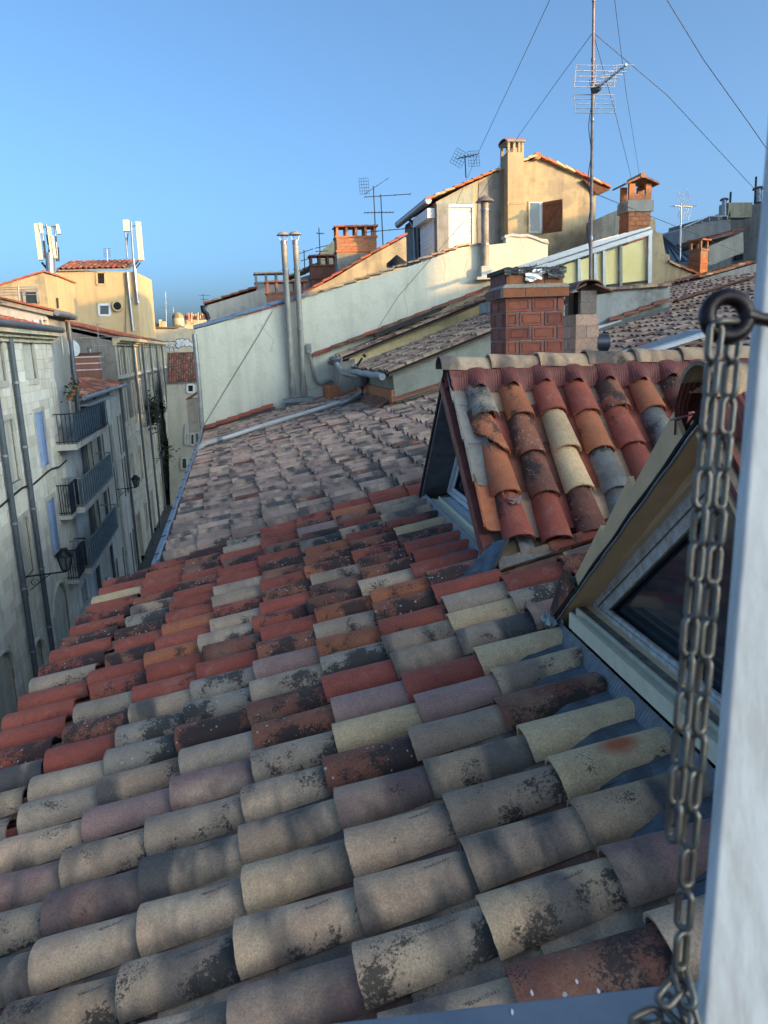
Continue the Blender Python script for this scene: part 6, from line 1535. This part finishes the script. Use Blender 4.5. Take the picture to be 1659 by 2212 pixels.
# phone masts
def mast_group(label, items, base, d):
    t = thing('phone_mast', label, 'phone antenna', at(*c1(*base), d)); pan = mat_simple('cream_antenna_panel', (.55,.50,.36), .5, 0, .1, 3)
    for it in items:
        k = it[0]; a = at(*c1(it[1], it[2]), d); b = at(*c1(it[3], it[4]), d)
        if k == 'panel':
            ax_ = (b-a).normalized(); x_ = azv(70) ; w = it[5]*.2728/FP*d; f = Fr(a, ax_, x_ - ax_*x_.dot(ax_)); mb = MB(); mb.box(f, 0, (b-a).length, -w/2, w/2, -.1, .1); mb.build('antenna_panel', pan, t)
        else: mb = MB(); mb.tube([a, b], it[5], 6); mb.build('pole' if k == 'pole' else 'cable', galv if k == 'pole' else darkm, t)
    return t
mast_group('pair of tall phone antenna panels at the right corner of the tall plain house', (('panel',1118,455,1092,150,42),('panel',1003,225,995,135,48),('pole',1058,500,1036,150,.08),('pole',1008,440,990,230,.06),('pole',1036,180,1075,180,.04),('cable',1095,455,1060,500,.06),('cable',1110,470,1075,515,.05),('cable',1005,300,990,260,.05),('cable',1000,350,1012,240,.04),('pole',1072,515,1095,800,.07)), (1058,500), 60.3)
mast_group('cluster of phone antenna panels and cables left of the tiled eave', (('panel',322,450,285,165,34),('panel',335,240,312,160,22),('panel',468,245,452,170,26),('panel',415,420,385,190,30),('panel',438,440,412,260,22),('pole',350,430,330,165,.07),('pole',400,400,365,170,.07),('pole',455,440,430,180,.06),('pole',325,190,450,185,.05),('pole',400,560,392,400,.32),('cable',345,300,360,440,.08),('cable',330,470,395,550,.08),('cable',440,260,450,460,.06),('cable',460,350,465,460,.05),('cable',395,290,385,420,.07),('cable',372,250,385,330,.09)), (400,560), 58)
mb = MB(); c = at(*c1(845,395), 60.3); 
antt = thing('tv_aerial', 'small four-panel grid aerial on the tiled eave of the tall plain house', 'aerial', at(*c1(850,460), 60.3))
mb.tube([at(*c1(850,462),60.3), at(*c1(845,370),60.3)], .04, 6); mb.build('pole', alu, antt)
for dx_ in (-1, 1):
    for dz_ in (0, 1):
        for k in range(3):
            a = at(*c1(845+dx_*6, 360+dz_*40+k*13), 60.3); b = at(*c1(845+dx_*28, 360+dz_*40+k*13), 60.3); mb = MB(); mb.tube([a, b], .025, 4); mb.build('element', alu, antt)
# second gabled house at far left
gp2 = vplane(at(*c1(200,700), 36), azv(80)); G2 = thing('house', 'gabled house with red verge and dim window at the far left edge', 'house', gp2(*c1(200,860)))
mb = MB(); mb.prism([gp2(*c1(x, y)) for x, y in ((-60,670),(120,615),(345,550),(385,830),(395,900),(-60,900))], azv(-10)*4); mb.build('wall', stone, G2)
mb = MB(); mb.prism([gp2(*c1(x, y),-.01) for x, y in ((345,550),(452,578),(484,840),(484,900),(395,900))], azv(-10)*4); mb.build('lit_side_wall', tw, G2)
verge(G2, gp2(*c1(-60,672),.1), gp2(*c1(335,548),.1), azv(-10)*4.3, 'RO', .5); verge(G2, gp2(*c1(330,545),.1), gp2(*c1(450,575),.1), azv(-10)*4.3, 'OR', .5)
mb = MB(); mb.prism([gp2(*c1(x, y),.0) for x, y in ((185,688),(293,688),(305,790),(195,790))], gp2.n*.05); mb.build('window', glass, G2)
for p_, q_ in (((185,688),(293,688)),((293,688),(305,790)),((185,688),(195,790))): mb = MB(); mb.bar(gp2(*c1(*p_),.06), gp2(*c1(*q_),.06), .12, .08, gp2.n); mb.build('window_frame', concr, G2)
mb = MB(); mb.prism([gp2(*c1(x, y),.0) for x, y in ((446,750),(460,750),(466,832),(452,832))], gp2.n*.03); mb.build('slit_window', wdd, G2)

# ---------------------------------------------------------------- end of the street
c3 = lambda x, y: (329.2+x*.1737, 631+y*.1737)
ep = vplane(at(*c3(380,1200), 58), azv(78)); EH = thing('house', 'cream house closing the end of the street with brown tile roof', 'house', ep(*c3(380,2100)))
mb = MB(); mb.prism([ep(*c3(x, y)) for x, y in ((170,1122),(620,1122),(620,2900),(230,2900))], azv(-12)*6); mb.build('wall', mat_plaster('cream_end_wall', (.44,.42,.35), (.15,.14,.12), .35, .5), EH)
a = ep(*c3(195,1120),.2); b = ep(*c3(600,1112),.2); fr = Fr(a, azv(-12,24), azv(78), None); fr.Z = fr.X.cross(fr.Y); fr.Z = fr.Z if fr.Z.z > 0 else -fr.Z
mb = MB(); mb.box(fr, 0, 5.3, 0, (b-a).length, -.12, -.02); mb.build('roof_deck', concr, EH)
tile_field('roof_tile_field', fr, int((b-a).length/.18), 19, 'DMDRD', EH, .27, .18, src=half_tile(.32,.078,.066,.8,4,.02,.02))
for (x0,y0,x1,y1,m1) in ((432,1150,512,1245,blackm),(440,1300,0,0,None),(408,1650,440,1900,bluesh),(470,1760,520,1900,wdd),(530,1750,575,1900,wdd),(360,2060,430,2200,wdd)):
    if not m1: continue
    q = [ep(*c3(*v)) for v in ((x0,y1),(x1,y1),(x1,y0),(x0,y0))]; mb = MB(); mb.prism(q, ep.n*.05); mb.build('window', m1, EH)
    for i in range(4): mb = MB(); mb.bar(q[i]+ep.n*.06, q[(i+1) % 4]+ep.n*.06, .14, .1, ep.n); mb.build('window_surround', white if m1 is blackm else crl, EH)
mb = MB(); ep2 = vplane(at(*c3(500,1400), 50), azv(78)); mb.prism([ep2(*c3(x, y)) for x, y in ((420,1335),(470,1330),(600,1330),(600,1745),(450,1745))], azv(-12)*1.5); jt = mb.build('wooden_oriel', mat_plaster('stained_jetty', (.38,.34,.28), (.1,.09,.08), .6)); tag(jt, 'stained grey box jutting out beside the pale wall corner', 'oriel')
mb = MB(); mb.prism([ep2(*c3(x, y), .05) for x, y in ((410,1338),(585,1225),(600,1235),(470,1330))], azv(-12)*1.5); mb.build('sloping_lid', wood, jt)
gpw = vplane(at(*c3(300,600), 70), azv(78)); GWt = thing('graffiti_wall', 'grey wall with white bubble graffiti above the brown roof at street end', 'wall', gpw(*c3(300,780)))
mb = MB(); mb.prism([gpw(*c3(x, y)) for x, y in ((-80,438),(120,438),(320,440),(620,470),(620,900),(-80,900))], azv(-12)*3); mb.build('wall', mat_plaster('grey_ochre_wall', (.42,.38,.29), (.14,.13,.11), .5, .5), GWt)
mb = MB(); mb.prism([gpw(*c3(x, y), .02) for x, y in ((-80,432),(330,436),(330,445),(-80,443))], gpw.n*.3); mb.build('coping', mat_simple('red_coping', (.34,.14,.08), .9), GWt)
gwh = mat_simple('graffiti_white', (.55,.58,.62), .8, 0, .15, 5); gbl = mat_simple('graffiti_blue_outline', (.05,.08,.16), .8)
# bubble letters: outlined rounded strokes
def stroke(pts, r, off=.02):
    for rr, m_, o_ in ((r*.42, gbl, off), (r*.32, gwh, off+.02)):
        for i, p in enumerate(pts):
            c = gpw(*c3(*p), o_); P = [c+azv(78)*rr*cos(a)+ZU*rr*1.0*sin(a) for a in [2*pi*k/10 for k in range(10)]]; mb = MB(); mb.add(P, [tuple(range(10))])
            mb.build('graffiti_letter', m_, GWt)
sh_ = lambda L: L
stroke([(320,615),(345,650),(320,665)], .62); stroke([(365,600),(372,650),(390,620)], .55); stroke([(430,610),(425,650)], .6); stroke([(462,640),(490,655)], .55)
for ltr, x, y, s_ in (('G',165,645,1.9),('V',213,640,1.6),('Z',245,645,1.9),('D',185,710,1.4),('C',235,705,1.4),('P',300,715,1.5)):
    cu = bpy.data.curves.new('letter', 'FONT'); cu.body = ltr; cu.size = s_*.27; cu.offset = .028; cu.extrude = .01; ob = bpy.data.objects.new('tmp', cu); COL.objects.link(ob)
    dg = bpy.context.evaluated_depsgraph_get(); me = bpy.data.meshes.new_from_object(ob.evaluated_get(dg)); bpy.data.objects.remove(ob)
    for o_, m_, sc in ((.03, gbl, 1.12), (.06, gwh, .9)):
        me2 = me.copy(); me2.materials.clear(); me2.materials.append(m_); M = Fr(gpw(*c3(x-16, y+24), o_), azv(78), ZU, gpw.n).mat() @ Matrix.Scale(sc, 4); lo_ = place(me2, 'graffiti_letter', M, GWt)
# skyline bits beyond: dome tower, tiled roof with pots, trees, aerials
dt = thing('tower', 'small round domed tower on the far skyline', 'tower', at(*c3(325,430), 90)); c = at(*c3(325,430), 90); k_ = .1737/FP*90
tw2 = mat_plaster('golden_far_render', (.52,.43,.26), (.2,.16,.1), .4, .6)
mb = MB(); mb.tube([c-ZU*4, c+ZU*100*k_], 72*k_, 16); mb.build('drum', tw2, dt); mb = MB(); mb.tube([c+ZU*100*k_]+[c+ZU*(100+75*sin(a))*k_ for a in [pi/2*i/5 for i in range(1,6)]], [72*k_]+[max(.02, 74*k_*cos(pi/2*i/5)) for i in range(1,6)], 16); mb.build('dome', mat_simple('mossy_dome', (.34,.28,.15), .9, 0, .4, 2), dt)
fr_ = thing('house', 'far sunlit house with striped tile roof and two slim flues on the skyline', 'house', at(*c3(560,430), 84)); fp = vplane(at(*c3(560,430), 84), azv(78))
mb = MB(); mb.prism([fp(*c3(x, y)) for x, y in ((400,345),(700,345),(700,520),(400,520))], azv(-12)*5); mb.build('wall', tw2, fr_)
a = fp(*c3(410,338),.2); f_ = Fr(a, azv(-12,28), azv(78), None); f_.Z = f_.X.cross(f_.Y); f_.Z = f_.Z if f_.Z.z > 0 else -f_.Z
tile_field('roof_tile_field', f_, 12, 3, 'ROC', fr_, .35, .24, src=half_tile(.42,.10,.085,.8,5,.02,.02))
for x in (485, 562):
    mb = MB(); mb.tube([fp(*c3(x,380),.6), fp(*c3(x,262),.6)], .075, 8); mb.build('flue', tw2, fr_); mb = MB(); mb.tube([fp(*c3(x,262),.6), fp(*c3(x,250),.6)], [.13,.09], 8); mb.build('flue_cap', galv, fr_)
mb = MB(); mb.box(Fr(fp(*c3(455,330),1), azv(78), azv(-12), ZU), -.1, .12, 0, .3, -.3, .62); o_ = mb.build('brick_stack', orb, fr_)
mb = MB(); mb.box(Fr(at(*c3(85,440),80), azv(78), azv(-12), ZU), 0, .28, 0, .4, -.5, .80); mb.box(Fr(at(*c3(118,440),80), azv(78), azv(-12), ZU), 0, .42, 0, .4, -.5, .62); tag(mb.build('chimney_block', tw2), 'sunlit block chimney on the far skyline left of the domed tower', 'chimney')
def tinyaer(label, x, yb, yt, d, bars):
    t = thing('tv_aerial', label, 'aerial', at(*c3(x,yb), d)); mb = MB(); mb.tube([at(*c3(x,yb),d), at(*c3(x-10,yt),d)], .022, 5); mb.build('pole', alu, t)
    for y, L_ in bars: mb = MB(); c = at(*c3(x-8,y), d); mb.tube([c-RT*L_*.18, c+RT*L_*.18], .02, 5); mb.build('element', alu, t)
tinyaer('tall far aerial on the skyline left of the domed tower', 172, 440, -10, 82, ((97,2.0),(140,.6),(185,3.0),(200,1.6)))
tinyaer('short far aerial just left of the domed tower', 264, 260, 185, 82, ((192,.8),(258,2.0)))
random.seed(31)
def tree(label, x, y, d, r, col):
    c = at(*c3(x, y), d); t = thing('tree', label, 'tree', c-ZU*6); mb = MB(); mb.tube([c-ZU*6, c-ZU*1], [.3,.18], 8); mb.build('trunk', wood, t); mb = MB()
    cl = [V((random.gauss(0,r*.5), random.gauss(0,r*.5), random.gauss(0,r*.3))) for i in range(26)]
    for i in range(1800):
        q = c+random.choice(cl)+V((random.gauss(0,r*.16),)*1+(random.gauss(0,r*.16), random.gauss(0,r*.16))); a = V((random.uniform(-1,1), random.uniform(-1,1), random.uniform(-1,1)))*.07; b = a.cross(V((random.random()-.5, random.random()-.5, 1))); mb.add([q-a, q+b, q+a, q-b], [(0,1,2,3)])
    mb.build('crown', mat_simple('autumn_leaves', col, .8, 0, .4, 2), t)
tree('autumn gold tree beyond the roofs at the end of the street', -78, 405, 92, .85, (.22,.13,.03))
tree('small dark green tree right of the golden one', 10, 422, 94, .5, (.07,.08,.025))

# ---------------------------------------------------------------- houses added beyond the frame to the right, heights set to shade this side
def shade_house(label, x0, x1, y0, y1, z):
    t = thing('town_house', label, 'house', ((x0+x1)/2, (y0+y1)/2, GZ)); f = Fr(V((x0,y0,0)), V((1,0,0)), V((0,1,0)), ZU)
    mb = MB(); mb.box(f, 0, x1-x0, 0, y1-y0, GZ, z-.3); mb.build('wall', crl, t); mb = MB(); mb.prism([f.p(-.3,-.1,z-.3), f.p(x1-x0+.3,-.1,z-.3), f.p((x1-x0)/2,-.1,z)], V((0,y1-y0+.2,0))); mb.build('roof', orangep, t)
for lab, y0, y1, z in (('tall cream shade house added outside the view to the right, southern end', -40, -3.2, 8.8), ('cream shade house added outside the view to the right, level with our window', -3, 4.0, 9.0), ('lowest cream shade house added in the row outside the view to the right', 4.2, 5.4, 5.9), ('lower cream shade house added in the row outside the view to the right', 5.6, 12.4, 7.2), ('cream shade house added outside the view beyond the lower one', 13.6, 15.4, 9.0), ('taller cream shade house added outside the view, level with the veranda', 15.6, 18.4, 9.0), ('low cream shade house added outside the view behind the taller one', 18.6, 22.6, 5.0), ('cream shade house added outside the view beyond the low one', 22.8, 25.3, 9.8), ('tallest cream shade house added outside the view at the northern end', 25.5, 37, 14.6), ('last cream shade house added outside the view, farthest north', 37.2, 52, 11.8)):
    shade_house(lab, 30, 34, y0, y1, z)
